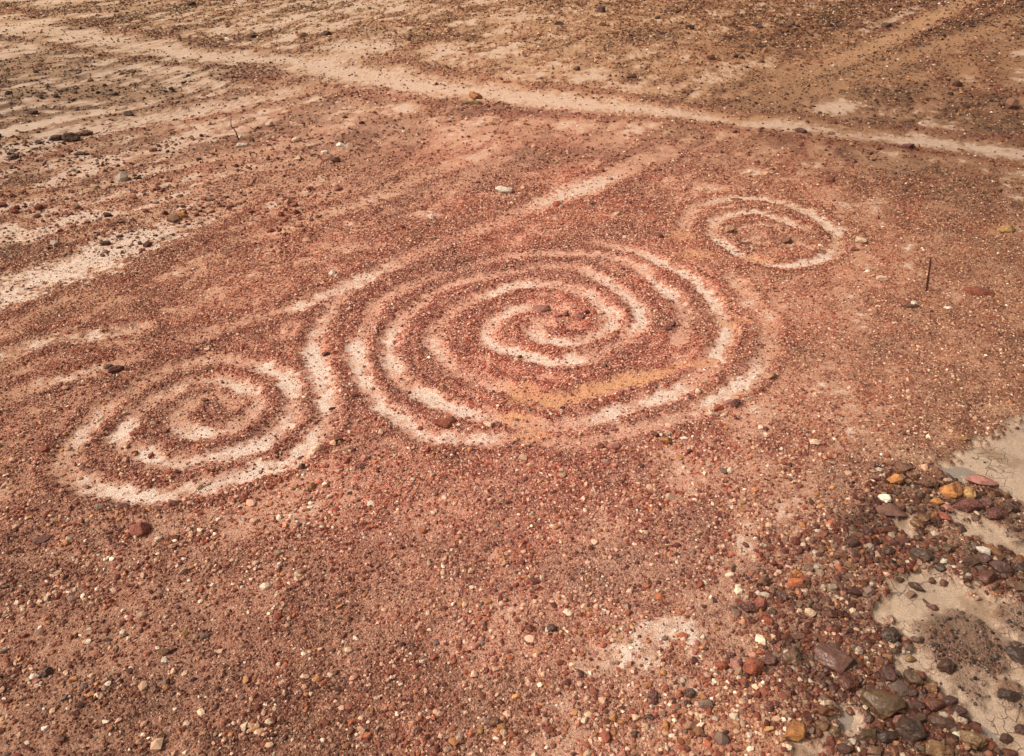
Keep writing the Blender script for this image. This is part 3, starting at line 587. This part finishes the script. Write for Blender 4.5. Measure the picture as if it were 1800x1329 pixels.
def stone(i, x, y, wpx, ratio, rot, col, flags, label, name='stone', group=None, world_xy=None, size=None):
    r = np.random.default_rng(1000 + i)
    X, Y, t = at(x, y) if world_xy is None else (world_xy[0], world_xy[1], 6)
    a = (wpx * float(t) / F * .5) if size is None else size
    b = a * ratio; c = (min(a, b) * .72 + .1 * a) * (.55 if 'f' in flags else 1.0)
    lv = 4 if a > .035 else (3 if a > .014 else 2)
    v, f = rock_shape(r, lv, 'r' not in flags, .05 if 'l' not in flags else .12)
    v = v / np.abs(v).max(0) * np.array([a, b, c])
    th = math.radians(rot); tl = r.normal(0, .10)
    v = np.column_stack([v[:, 0], v[:, 1] * math.cos(tl) - v[:, 2] * math.sin(tl), v[:, 1] * math.sin(tl) + v[:, 2] * math.cos(tl)])
    v[:, 2] = np.maximum(v[:, 2], -c * .55)                      # sits a little way into the ground
    v[:, 2] += c * .55
    ws = float(sample(wet, np.array([float(X)]), np.array([float(Y)]))[0])
    me = build_mesh(name, v, f, 3, True)
    me.materials.append(rock_mat(col, ws > .38 or 'w' in flags))
    o = bpy.data.objects.new(name, me); COL.objects.link(o)
    z = float(sample(hgt, np.array([float(X)]), np.array([float(Y)]))[0])
    sink = (.42 if 's' in flags else .16) * c
    o.location = (float(X), float(Y), z - sink); o.rotation_euler = (0, 0, th)
    o['label'] = label; o['category'] = 'stone'; o['group'] = group or 'stones lying loose on the gravel'
    return o

LIST = """
952 545 28 .7 20 mauve - smooth mauve-pink stone, largest of the cluster at the great spiral's eye
1010 540 18 .6 -20 pink f flat pink stone above the grey lump at the great spiral's eye
1016 558 20 .9 0 mauve l rough grey-mauve lump right of centre in the great spiral's eye
1030 552 13 .8 30 purple - small purple stone touching the grey-mauve lump in the great spiral's eye
1053 549 14 .8 0 cream f pale pebble on the sand ring right of the great spiral's eye
983 556 13 .6 30 pink - pale pink chip in the middle of the great spiral's eye
995 555 11 .9 0 brown - small brown stone between the pink chip and grey lump of the spiral's eye
914 625 10 .7 30 brown - small brown stone on the pale ring below left of the great spiral's eye
1062 643 10 .8 0 brown - small brown stone on red gravel just above the orange scrape
1172 579 15 .6 0 maroon - flat maroon stone at the right inside the great spiral
1183 571 12 .8 40 maroon - small maroon stone leaning behind the flat maroon one inside the great spiral
1192 571 11 .9 0 pink - pale pink chip beside the two maroon stones inside the great spiral
782 746 38 .55 0 rust fr flat rusty-orange slab on the lower left rings of the great spiral
794 738 11 .8 0 purple - small purple stone at the end of the flat rusty-orange slab
860 748 19 .6 -35 cream - cream wedge-shaped stone on the bottom outer ring of the great spiral
778 682 12 1 0 tan l little heap-like tan stone beside the white patch at the great spiral's lower left
560 790 20 .8 20 cream - cream triangular stone below the left spiral's outer curve
591 774 22 .7 0 rust f flat rust-coloured stone just right of the cream triangular stone
571 623 15 .7 20 maroon - maroon stone beside the white patch between left and great spirals
585 480 13 .8 0 white - bright white chip alone on red gravel above the long straight trail
615 544 13 .5 20 cream - small cream chip between the trail and the great spiral's upper left rings
887 339 30 .5 0 white l white crumbling chalky lump above the long pale trail
760 382 12 .8 0 white - whitish stone at the edge of a pale patch left of the chalky lump
761 419 14 .5 30 cream - elongated whitish stone between the pale patch and the trail
1084 378 12 .7 30 cream - small cream stone on smooth red earth right of the trail
1039 361 10 .6 0 dark - small dark stone just below the right part of the trail
1281 408 18 .8 20 tan - tan stone at the left inside the small right-hand spiral
1382 427 18 .8 0 brown r round brown stone on the white core of the small right-hand spiral
1310 430 24 .35 -15 maroon f thin flat maroon stone low in the small right-hand spiral
1512 428 21 .8 0 cream - cream stone, larger of the pair just outside the small right-hand spiral
1499 441 15 .9 20 pink - pinkish stone, smaller of the pair outside the small right-hand spiral
1549 493 20 .6 -25 cream - cream stone on brown gravel midway between small spiral and upright stick
1601 538 38 .35 -5 dark fs flat dark grey stone sunk in the gravel below the upright stick
1606 533 11 .8 0 white - small white chip resting on the flat dark grey stone
1666 541 16 .5 0 white f white oval pebble right of the upright stick's foot
1723 514 50 .55 0 rust fs large flat rust-red slab at the right beyond the upright stick
1768 407 30 .6 10 yellow - bright ochre-yellow stone near the right edge above the rust-red slab
1525 479 9 .8 0 white - tiny white chip up and left of the cream stone near the small spiral
1355 665 22 .5 45 tan r oblong tan stone outside the great spiral's lower right curve
1249 731 18 .6 0 cream - cream stone at the left of the cluster on the great spiral's lower right
1264 720 20 .7 20 rust - rusty stone on top of the cluster at the great spiral's lower right
1272 731 14 .6 20 cream - cream chip at the bottom of the cluster on the great spiral's lower right
1292 713 20 .7 20 maroon - dark maroon stone, rightmost of the cluster at the great spiral's lower right
1280 709 18 .6 0 mauve - mauve stone in the middle of the cluster at the great spiral's lower right
1078 785 22 .7 10 pink - pink stone, largest of four lying below the great spiral
1057 787 16 .7 -20 maroon - maroon stone left of the pink one below the great spiral
1073 774 12 .5 0 cream - cream chip just above the pink stone below the great spiral
1061 772 10 .4 0 cream - thin cream sliver above the maroon stone below the great spiral
1172 776 20 .8 0 ochre - ochre-brown stone beside white chips below the great spiral
1153 766 13 .8 0 brown - small brown stone left of the ochre-brown one below the great spiral
1202 770 13 .6 0 white - white chip right of the ochre-brown stone below the great spiral
1434 780 20 .7 -10 cream - bright cream angular stone alone on the right-hand gravel
1692 772 16 .7 0 yellow - yellow stone on red gravel above the sandy flat at the right
250 935 36 .75 20 red r large smooth red stone below the left spiral
175 895 17 .7 20 grey - pale grey wedge-shaped stone below the left spiral's outer curve
216 893 28 .6 0 maroon fs dull maroon stone right of the grey wedge below the left spiral
308 888 20 .7 10 maroon s half-buried maroon stone below the left spiral's white patch
72 953 38 .45 30 purple fs dark purple slanting slab near the left edge
640 806 16 .8 0 pink - pink stone on gravel right of the left spiral
635 820 18 .6 0 maroon s maroon stone below the pink one right of the left spiral
205 655 26 .6 40 maroon l rough maroon clod above the left spiral
190 645 18 .6 0 brown l brown clod touching the rough maroon clod above the left spiral
365 616 10 .6 0 cream - small cream chip above the left spiral
345 617 13 .5 0 purple - small purple stone left of the cream chip above the left spiral
270 748 11 .6 0 cream - cream pebble in the red left part of the left spiral
368 650 13 .7 20 brown - small brown stone on the top ring of the left spiral
310 658 14 .6 0 dark s dark stone on the upper left ring of the left spiral
360 703 14 .7 0 brown l brown clod at the eye of the left spiral
544 740 10 .9 0 ochre - small ochre stone between the two lower right rings of the left spiral
625 698 14 .5 10 maroon - maroon stone between the left spiral and the great spiral
583 716 12 .4 20 dark - thin dark stone on the white patch between the two big spirals
990 716 12 .6 20 dark - small dark stone below the orange scrape in the great spiral
1228 690 12 .9 0 cream - cream cracked pebble inside the great spiral's lower right rings
1240 672 12 .5 0 cream - thin cream pebble above the cracked one at the great spiral's lower right
237 481 10 .7 0 cream - cream chip below the broad white streak at the left
185 427 18 .6 0 dark r dark stone on the broad white streak at the left
320 382 17 .8 0 ochre l ochre-orange lump right of the broad white streak
208 391 18 .6 0 brown r brown stone above the broad white streak at the left
420 358 11 .6 0 dark - small dark stone up and right of the ochre-orange lump
425 258 15 .5 15 white - white stone at the foot of the bent twig
475 221 13 .8 0 cream - cream stone alone right of the bent twig
520 248 12 .6 20 cream - cream stone, leftmost of the pale cluster right of the twig
548 257 16 .6 0 cream f larger dull cream stone, second from left in the pale cluster
598 257 14 .6 0 white - white stone at the right in the pale cluster
615 258 14 .6 0 cream - cream stone, rightmost of the pale cluster
571 270 11 .8 0 white - small white stone lowest in the middle of the pale cluster
522 281 12 .7 0 cream - cream stone below left of the pale cluster
587 283 20 .6 0 brown l dark brown lump below the pale cluster
424 242 8 .8 0 white - tiny white chip right beside the bent twig's base
835 172 20 .7 0 ochre l ochre-orange boulder just below the footpath
830 185 28 .4 0 olive lf low brown clod under the ochre-orange boulder by the footpath
122 247 28 .7 30 dark l biggest dark lump on the pale muddy strip at the upper left
100 245 24 .5 0 dark l dark lump left of the biggest one on the upper left strip
150 236 26 .5 20 brown l brown lump right of the biggest dark one on the upper left strip
25 277 16 .6 0 dark l dark lump near the left edge on the pale muddy strip
143 272 22 .35 0 dark l low dark lump below the biggest one on the upper left strip
72 171 13 .6 0 dark - dark stone at the far left above the muddy strip
59 200 18 .5 0 dark - dark low stone at the far left between strip and lone dark stone
200 168 13 .6 0 dark - dark stone in the brown gravel of the upper left
131 164 11 .7 0 brown - brown stone left of the dark one in the upper left gravel
227 202 14 .6 0 dark - dark stone just above the pale muddy strip
400 72 11 .7 0 white - whitish stone beyond the footpath at the upper left
442 65 18 .5 0 dark - dark stone beyond the footpath right of the whitish one
532 64 16 .6 0 tan l tan stone on the pale branch beyond the footpath
575 62 16 .6 0 dark l dark stone on the pale branch beyond the footpath
336 9 14 .6 0 dark - dark stone at the top edge towards the left
1057 21 17 .7 0 dark l dark lump at the top edge near the middle
1190 22 9 .7 0 dark - small dark stone at the top between the lump and the tracks
1156 33 9 .7 0 dark - small dark stone below the others at the top middle
982 43 15 .5 0 dark l low dark clod on sandy ground at the top middle
1060 45 12 .6 0 brown - brown stone below the dark lump at the top edge
1185 77 9 .7 0 dark - small dark stone left of the reddish band at the top
1110 136 16 .7 0 dark l dark lump on pale stony ground above the footpath
1012 124 12 .7 0 dark - dark stone left of the dark lump above the footpath
1335 50 11 .7 0 dark - dark stone, left end of the row at the top right
1392 44 9 .8 0 dark - small dark stone second in the row at the top right
1386 48 10 .6 0 brown - brown stone touching the second stone of the top right row
1457 46 15 .5 0 dark - broad dark stone third in the row at the top right
1479 47 10 .6 0 dark - small dark stone fourth in the row at the top right
1513 48 11 .4 0 brown - flat brown stone fifth in the row at the top right
1557 48 15 .7 0 dark - largest dark stone, right end of the row by the vehicle track
1552 106 10 .5 0 dark - small dark stone between the two vehicle tracks
1595 262 22 .5 0 maroon l red-brown clod below the right part of the footpath
1408 232 18 .6 0 purple l purplish clod right below the footpath
1460 233 13 .6 20 tan - tan chip below the footpath right of the purplish clod
1597 142 10 .6 0 ochre - ochre stone in the brown gravel above the footpath at the right
1350 298 11 .6 0 cream f flat cream chip above the small right-hand spiral
1318 304 10 .6 0 cream - cream chip left of the flat one above the small spiral
1294 351 20 .4 0 brown fs brown clod behind the small right-hand spiral
527 1007 15 .8 0 tan - tan three-cornered stone alone in the lower left gravel
742 933 14 .8 0 orange - orange stone low left of centre on the gravel
290 1162 12 .9 0 white - white pebble lower left beside a rusty stone
288 1149 20 .6 0 brown - rusty-brown stone next to the white pebble lower left
303 1144 18 .5 10 purple - purplish stone right behind the rusty-brown one lower left
62 1193 18 .6 0 white r white oval stone near the lower left edge
68 1208 13 .4 0 white - thin white chip under the white oval stone
82 1187 24 .7 20 dark - black stone right of the white oval stone
66 1202 14 .8 0 pink - pinkish stone between the two white ones at the lower left
279 1299 22 .7 50 tan - tan blocky stone at the bottom left
79 1284 11 .9 0 white - whitish round pebble at the bottom left
186 1270 13 .5 0 white - pale flat chip between round pebble and blocky stone at the bottom left
108 1302 18 .7 0 brown - brown stone left of the sand patch at the bottom left
190 1127 16 .5 0 dark - flat slate-dark stone in the lower left gravel
360 1120 15 .7 40 grey - grey angular stone in the lower left gravel
325 1115 13 .8 0 yellow - yellowish pebble left of the grey angular stone
313 1115 12 .7 0 tan - tan pebble left of the yellowish one
612 1140 14 .7 10 cream - peach pebble in the gravel at the lower centre-left
625 1120 14 .4 -25 white - white sliver above the peach pebble
835 1136 18 .6 0 pink - salmon-pink stone below the picture's middle
897 1153 14 .7 0 orange - bright orange pebble below the salmon-pink stone
931 1103 16 .8 0 rust - rusty squarish stone left of the near-black one
972 1105 19 .9 0 dark - near-black stone beside the rusty squarish stone
743 1156 11 .8 0 grey - blue-grey pebble in the lower middle gravel
740 1161 8 .9 0 white - white pebble touching the blue-grey one
1161 1049 17 .8 0 orange - orange pebble, larger of two above the pale patch
1138 1030 12 .9 0 orange - orange pebble, smaller of two above the pale patch
1150 1226 28 .5 80 maroon r upright-lying maroon stone with a pink end at the lower middle
1194 1221 16 .8 60 orange - orange stone in the little pile at the lower middle
1212 1218 18 .9 0 dark - dark stone in the little pile at the lower middle
1209 1236 13 .8 0 dark - black pebble under the little pile at the lower middle
1222 1212 14 .4 -30 white - white sliver on the little pile at the lower middle
1240 1238 26 .6 0 grey l dark grey lump right of the little pile at the lower middle
1212 1276 24 .7 -20 tan - tan stone with orange side at the bottom middle
1172 1274 15 .8 60 ochre - ochre stone left of the tan one at the bottom middle
1143 1260 15 .7 0 dark - dark pebble on the sand at the bottom middle
1115 1291 14 .9 0 dark - dark round pebble left of the ochre stone at the bottom
1200 1316 22 .6 0 red - red stone at the very bottom right of centre
1033 1325 16 .9 0 cream - cream stone cut by the bottom edge
870 1270 24 .8 0 brown - dark brown stone in the dark gravel hollow at the bottom
845 1282 14 .7 70 yellow - tan-yellow stone left of the dark hollow's brown stone
474 1268 14 .8 0 cream - cream pebble at the bottom left of centre
436 1286 12 .5 50 cream - pale elongated pebble in the dark gravel at the bottom left of centre
645 1293 16 .7 20 orange - salmon-orange stone, right of the pair at the bottom
632 1297 13 .7 0 pink - salmon stone, left of the pair at the bottom
1588 822 28 .8 0 brown fsr flat brown stone with an orange core above the stone heap
1575 847 30 .75 0 ochre l crusty bright ochre stone at the left of the upper stone heap
1555 880 19 .9 0 white l white knobbly stone on sand at the left of the upper stone heap
1562 899 56 .4 -10 mauve f long low mauve stone with ochre underside below the white knobbly one
1631 851 31 .9 20 brown l round brown and ochre stone in the middle of the upper stone heap
1648 833 26 .75 -40 brown - brown stone at the top of the upper stone heap
1667 832 18 .6 -40 grey - small greyish stone by the puddle at the top of the upper heap
1673 867 38 .8 -20 ochre - big angular tan and ochre block in the upper stone heap
1701 869 24 1 60 yellow - yellow-sided dark stone right of the big tan and ochre block
1726 850 50 .4 -30 mauve - long mauve-pink stone at the edge of the sandy flat
1700 893 42 .6 -15 maroon - big maroon stone with yellow base under the yellow-sided stone
1735 887 26 .8 -40 purple - purple blocky stone right of the big maroon stone
1745 908 26 .9 0 maroon - dark maroon stone with a pink spot beside the clay
1692 926 17 .8 0 purple - purple stone alone on the clay between the heaps
1774 896 28 .8 0 dark l dark stone with a whitish spot near the right edge
1560 934 30 .5 0 rust r smooth rust-orange oval stone on the left side of the stony slope
1626 913 22 .9 0 ochre - orange-ochre stone in the middle of the stony slope
1614 924 26 .5 -45 ochre - elongated ochre-tan stone left of the orange-ochre one
1663 911 22 .8 -40 red - mottled mauve-red stone on the clay edge
1583 952 26 .6 0 red f dull red flat stone in the middle of the stony slope
1565 958 22 .7 30 red - red stone left of the dull red flat one
1622 961 23 .65 -10 orange r smooth rust-orange stone above the dark grey one
1618 979 34 .7 -10 grey r shiny dark grey stone in the lower stony slope
1668 968 24 .9 30 olive - olive-brown stone with pale side in the stony slope
1615 949 16 .6 0 grey - pale bluish-grey stone above the smooth rust-orange one
1584 992 15 .6 0 yellow - small yellow stone above the cracked clay
1728 970 26 .55 -40 white - whitish long stone at the upper rim of the clay
1742 967 42 .35 -42 ochre - long ochre-brown bar of stone beside the whitish one
1703 993 30 .8 0 brown - brown block at the upper rim of the cracked clay
1726 987 28 .8 0 purple - dark purple block right of the brown one on the rim
1761 1001 44 .65 -35 maroon r large dark maroon boulder near the right edge
1720 1004 38 .5 10 grey f flat pale grey slab under the dark blocks on the rim
1733 1019 40 .7 10 red - big red-brown stone on the rim of the cracked clay
1745 1036 16 .8 0 dark - black three-cornered stone on the clay
1641 1018 15 .9 0 red - small red stone on the clay, left of two
1661 1021 15 .9 0 pink - small pinkish-red stone on the clay, right of two
1787 1033 30 .6 -15 tan - tan block at the right edge
1612 1028 28 .6 -40 brown - brown stone at the upper left of the cracked clay
1603 1041 20 .7 10 tan l cream and brown crumbly stone on the cracked clay
1583 1016 18 .6 0 olive - olive stone left of the brown one above the cracked clay
1654 997 17 .9 0 dark - dark stone at the edge above the small red stones
1475 979 26 .5 -30 ochre - long orange-tan stone at the left of the stony slope
1491 997 26 .5 -45 ochre - long ochre-brown stone below the orange-tan one
1472 993 15 .6 -30 cream - cream stone between the two long orange stones
1421 1000 22 .7 10 tan - tan stone at the left end of the stony slope
1409 1030 18 .8 0 orange - bright orange-red stone at the left end of the stony slope
1405 1012 15 .6 0 orange - smaller orange stone above the bright orange-red one
1462 1033 16 .9 0 cream - pale greyish-cream block on the stony slope
1524 938 24 .6 -50 maroon - dark maroon stone left of the rust-orange oval
1505 943 24 .6 0 tan - tan stone among maroon ones left of the rust-orange oval
1501 959 28 .6 20 purple - dark purple stone below the tan one on the left slope
1560 972 28 .7 20 brown - brown stone in the middle of the stony slope
1551 998 16 .8 -40 ochre - ochre stone just above the cracked clay's upper left
1779 972 15 .7 0 dark - dark stone on the clay strip near the right edge
1792 1001 24 .8 0 dark - near-black stone at the right edge beside the maroon boulder
1664 895 18 .8 0 mauve - pale mauve stone below the tan and ochre block
1645 884 20 .7 0 ochre - ochre stone left below the tan and ochre block
1500 1043 28 .6 10 maroon s dark maroon lump at the left of the cracked clay
1460 1080 24 .8 0 rust - rusty lump on the gravel left of the cracked clay
1423 1079 20 .8 -20 cream - peach-cream flat stone left of the cracked clay
1373 1048 28 .6 -60 dark - dark grey elongated stone in a wet hollow
1360 1040 18 .8 60 brown - brown stone beside the dark grey elongated one
1397 1025 26 .7 0 orange - orange lump above the dark grey elongated stone
1343 1023 26 .8 0 brown - brown and rust stone left above the dark grey elongated stone
1400 1010 24 .6 0 ochre - ochre stone above the orange lump
1284 1010 16 .6 0 cream - cream stone near the cluster left of the wet hollow
1285 996 18 .8 0 tan - tan and orange stone above the cream one
1315 1070 28 .8 20 purple - purple-brown stone left in the reddish cluster
1335 1062 28 .7 0 red - reddish stone on top of the reddish cluster
1357 1075 17 .8 0 dark - black stone in the reddish cluster
1346 1088 28 .7 -20 rust s rusty stone at the bottom of the reddish cluster
1403 1122 28 .7 0 mauve - mauve stone above the tan boulder
1403 1137 15 .8 30 grey - small grey stone beneath the mauve one
1386 1133 16 .7 0 dark - small dark stone left of the grey one
1438 1121 30 .5 -35 orange f flat tan-orange shard up right of the tan boulder
1322 1176 36 .85 0 rust r large rounded reddish-brown stone in the row at the lower right
1295 1168 25 .9 60 mauve r mauve stone in the row left of the large rounded one
1350 1161 24 .9 0 purple r dark purple round stone, right end of the row
1270 1171 22 .9 30 rust - rusty stone, left end of the row
1284 1153 18 .8 0 purple - purple stone behind the row
1325 1152 16 .7 0 pink - pinkish stone behind the large rounded one of the row
1392 1158 36 1 0 tan l tan-orange boulder right of the row
1467 1162 64 .7 -35 mauve s big half-buried boulder, grey-purple above and red below
1489 1210 38 .9 20 rust l speckled rust and tan boulder below the half-buried one
1517 1222 22 1 60 tan - tan stone beside the speckled boulder
1548 1246 68 .7 -10 olive - largest boulder, olive-ochre and angular, at the lower right
1445 1252 26 .9 20 orange - orange-brown stone left of the largest boulder
1455 1237 20 .8 -20 cream - cream block above the orange-brown stone
1447 1278 24 .8 0 ochre - ochre stone below the orange-brown stone
1467 1288 18 .9 40 yellow - yellow stone in the bottom heap
1498 1305 15 .8 0 white r white shiny half-moon pebble in the bottom heap
1397 1287 38 .8 60 ochre - ochre boulder with dark right side at the bottom
1543 1278 20 .9 0 rust - rusty stone, left of two under the largest boulder
1563 1278 20 .9 30 rust - rusty stone, right of two under the largest boulder
1525 1294 36 .6 10 olive - flat olive-brown stone in the bottom heap
1558 1300 34 .7 0 dark - dark grey smooth stone in the bottom heap
1599 1290 50 .9 20 dark - big near-black boulder in the bottom heap
1655 1276 44 .7 0 brown rs smooth wet brown stone at the heap's right side
1637 1243 40 .7 -10 rust r rust-brown smooth boulder in the lower heap
1608 1243 26 .7 0 maroon - maroon stone left of the rust-brown smooth boulder
1603 1197 30 .8 -20 olive r dark olive stone with tan top at the clay's left edge
1577 1186 22 .6 -60 grey rs pale grey-olive wet stone left of the dark olive one
1558 1192 30 .9 60 maroon r maroon upright stone at the top of the lower heap
1580 1214 38 .8 0 grey f flat grey slab in the middle of the lower heap
1637 1212 30 .8 -10 ochre l ochre-brown lump standing in the puddle edge
1668 1236 26 .8 0 maroon r dark maroon round stone at the heap's right side
1682 1252 24 .8 0 maroon r darker maroon round stone below right of its twin
1683 1270 26 .6 -30 cream l cream flaky stone at the heap's right side
1703 1307 46 .7 -20 yellow l large rough yellow-cream boulder at the bottom
1647 1322 46 .6 -20 yellow l streaky pale yellow rock at the bottom edge
1663 1174 36 .8 0 brown l brown rock on the gravelly mound in the clay
1565 1123 32 .9 30 dark l blackish crumbling clump at the left of the clay
1600 1153 22 .6 -10 yellow r yellow-rimmed oval stone at the left of the mound
1611 1128 20 .5 -30 dark - black wedge-shaped stone beside the mound
1775 1222 34 .8 0 dark s dark grey stone sunk in the clay at the right
1793 1152 40 1 0 dark fs large dark stone sunk in the clay at the right edge
1788 1131 15 .8 0 brown s small brown stone above the sunken dark one at the right edge
1772 1293 26 .7 -10 brown s brown stone in the wet clay at the bottom right
1797 1278 20 .9 0 maroon - maroon stone at the right edge near the bottom
1782 1318 30 .6 0 rust s rust-brown stone in the bottom right corner
1602 1178 10 .8 0 maroon - small maroon pebble between the olive and yellow-rimmed stones
1510 1145 16 .9 0 cream l pale knobbly stone right of the half-buried boulder
1528 1173 10 .9 0 yellow - small yellow pebble below the pale knobbly stone
1353 1243 20 .8 30 maroon - maroon stone on bare sand at the lower right
1362 1238 14 .9 0 red - red stone touching the maroon one on bare sand
1317 1293 10 .9 0 white - small white pebble alone on bare sand at the bottom
1351 1281 22 .4 20 yellow - low yellow stone left of the ochre boulder
1537 1324 34 .7 0 tan - tan rock at the bottom edge of the heap
1511 1276 14 .4 70 white - white sliver in the bottom heap
1482 1322 28 .7 0 purple - purplish-grey rock at the bottom edge of the heap
1497 1245 16 .9 0 orange - small orange stone beneath the speckled boulder
1577 1268 26 .6 20 pink - dull pinkish stone right under the largest boulder
1618 1266 30 .7 0 brown - brown stone between the black boulder and the rust-brown one
1600 1222 18 .9 60 purple - small purplish stone beside the flat grey slab
1633 1056 20 .3 -60 brown - thin brown shard standing on the cracked clay
1643 1064 22 .5 -40 rust - rusty shard beside the thin brown one on the cracked clay
1520 1085 15 .8 0 mauve - mauve pebble at the left rim of the cracked clay
"""
n_st = 0; occupied = []
for line in LIST.strip().split('\n'):
    q = line.split(' ', 7)
    x_, y_, w_, ra_, ro_ = (float(a) for a in q[:5])
    stone(n_st, x_, y_, w_ * ((1.14 if x_ > 1390 and y_ > 800 else 1.14) if y_ > 330 else 1.35), ra_, ro_, q[5], q[6], q[7], group='stones of the heaps round the wet clay' if x_ > 1390 and y_ > 800 else None)
    X_, Y_, t_ = at(x_, y_); occupied.append((float(X_), float(Y_), w_ * float(t_) / F * .5)); n_st += 1
print('described stones', n_st)

# smaller cobbles that fill the heaps: nothing tells them apart but their colour
r3 = np.random.default_rng(99); occ = np.array(occupied); made = 0; tries = 0
words = {'brown': 'brown', 'maroon': 'maroon', 'purple': 'purplish', 'rust': 'rust-red', 'ochre': 'ochre', 'tan': 'tan', 'dark': 'blackish', 'mauve': 'mauve'}
while made < 300 - n_st - 4 and tries < 20000:
    tries += 1
    x_ = r3.uniform(1.2, 4.2); y_ = r3.uniform(2.3, 5.3)
    if float(sample(rocky, np.array([x_]), np.array([y_]))[0]) < .5: continue
    s_ = r3.uniform(.020, .036)
    if (np.hypot(occ[:, 0] - x_, occ[:, 1] - y_) < occ[:, 2] + s_ * .8).any(): continue
    c_ = str(r3.choice(list(words), p=[.22, .18, .14, .15, .08, .09, .08, .06]))
    stone(5000 + made, 0, 0, 0, r3.uniform(.6, .95), r3.uniform(0, 180), c_, '-', 'small plain %s cobble filling the gaps between the bigger heaped stones' % words[c_], name='cobble', group='small %s cobbles between the heaped stones' % words[c_], world_xy=(x_, y_), size=s_)
    occ = np.vstack([occ, [x_, y_, s_]]); made += 1
print('cobbles', made)

# ------------------------------------------------------------------ the two sticks
def wood(name, c):
    t = NT(name); nz = t.n('ShaderNodeTexNoise'); nz.inputs['Scale'].default_value = 60; nz.inputs['Detail'].default_value = 4
    mp = t.n('ShaderNodeMapping'); mp.inputs['Scale'].default_value = (1, 1, .12); t.l(t.n('ShaderNodeTexCoord').outputs['Object'], mp.inputs['Vector']); t.l(mp.outputs[0], nz.inputs['Vector'])
    a = lin(c) * .8; t.l(t.mix(t.ramp(nz.outputs['Fac'], .35, .65), tuple(a * .55) + (1,), tuple(a * 1.3) + (1,)), t.b.inputs['Base Color']); t.b.inputs['Roughness'].default_value = .9
    b = t.n('ShaderNodeBump'); b.inputs['Strength'].default_value = .7; b.inputs['Distance'].default_value = .004; t.l(nz.outputs['Fac'], b.inputs['Height']); t.l(b.outputs[0], t.b.inputs['Normal'])
    return t.m
def stick(name, pts, rad, mat, label, seed, stub=None):
    """pts: spots of the photograph from foot to tip; the stick stands in the plane facing the sea of gravel"""
    X0_, Y0_, t0_ = (float(a) for a in at(*pts[0]))
    P = []
    for k, (x, y) in enumerate(pts):
        u = (x - CX) / F; v = (CY - y) / F
        d = np.array([u, math.cos(PITCH) + v * math.sin(PITCH), v * math.cos(PITCH) - math.sin(PITCH)])
        t = Y0_ / d[1]; P.append(np.array([0, 0, H]) + d * t)
    P = np.array(P); base = P[0].copy(); gz = float(sample(hgt, P[:1, 0], P[:1, 1])[0]); base[2] = gz; P = P - base
    P[0, 2] = -.03; P[:, 1] += np.linspace(0, .03, len(P))
    q = catmull(P, 5); r_ = np.random.default_rng(seed); q[1:, :2] += r_.normal(0, .0018, (len(q) - 1, 2))
    def tube(q, r0, r1, n=9):
        vs, fs = [], []
        for k, c in enumerate(q):
            tn = q[min(k + 1, len(q) - 1)] - q[max(k - 1, 0)]; tn /= np.linalg.norm(tn) + 1e-9
            s1 = np.cross(tn, (0, 1, .1)); s1 /= np.linalg.norm(s1); s2 = np.cross(tn, s1); rr = r0 + (r1 - r0) * k / (len(q) - 1)
            for j in range(n):
                an = 2 * math.pi * j / n; vs.append(c + (s1 * math.cos(an) + s2 * math.sin(an)) * rr * (1 + r_.normal(0, .07)))
        for k in range(len(q) - 1):
            for j in range(n): fs.append((k * n + j, k * n + (j + 1) % n, (k + 1) * n + (j + 1) % n, (k + 1) * n + j))
        fs.append(tuple(range(n))[::-1]); fs.append(tuple((len(q) - 1) * n + j for j in range(n)))
        return vs, fs
    vs, fs = tube(q, rad[0], rad[1])
    if stub is not None:
        k = int(len(q) * stub[0]); a = q[k]; b = a + np.array(stub[1]); v2_, f2_ = tube(np.array([a + (b - a) * s for s in (0, .35, .7, 1)]), rad[1] * .8, rad[1] * .35)
        o_ = len(vs); vs += v2_; fs += [tuple(i + o_ for i in f) for f in f2_]
    me = bpy.data.meshes.new(name); me.from_pydata([tuple(map(float, v)) for v in vs], [], fs); me.update()
    for pl in me.polygons: pl.use_smooth = True
    me.materials.append(mat); o = bpy.data.objects.new(name, me); COL.objects.link(o); o.location = base
    o['label'] = label; o['category'] = 'stick'
    return o
stick('stick', [(1629, 512), (1631, 500), (1633, 485), (1636, 470), (1638, 456)], (.012, .008), wood('reddish_wood', (92, 50, 38)), 'straight reddish-brown stick standing upright in the gravel at the right', 4, (.97, (-.022, .0, .004)))
stick('twig', [(420, 245), (415, 234), (411, 228), (406, 222), (405, 211)], (.011, .006), wood('dark_wood', (52, 38, 32)), 'thin dark bent twig poking out of the ground at the upper left', 5, (.6, (-.03, 0, .03)))
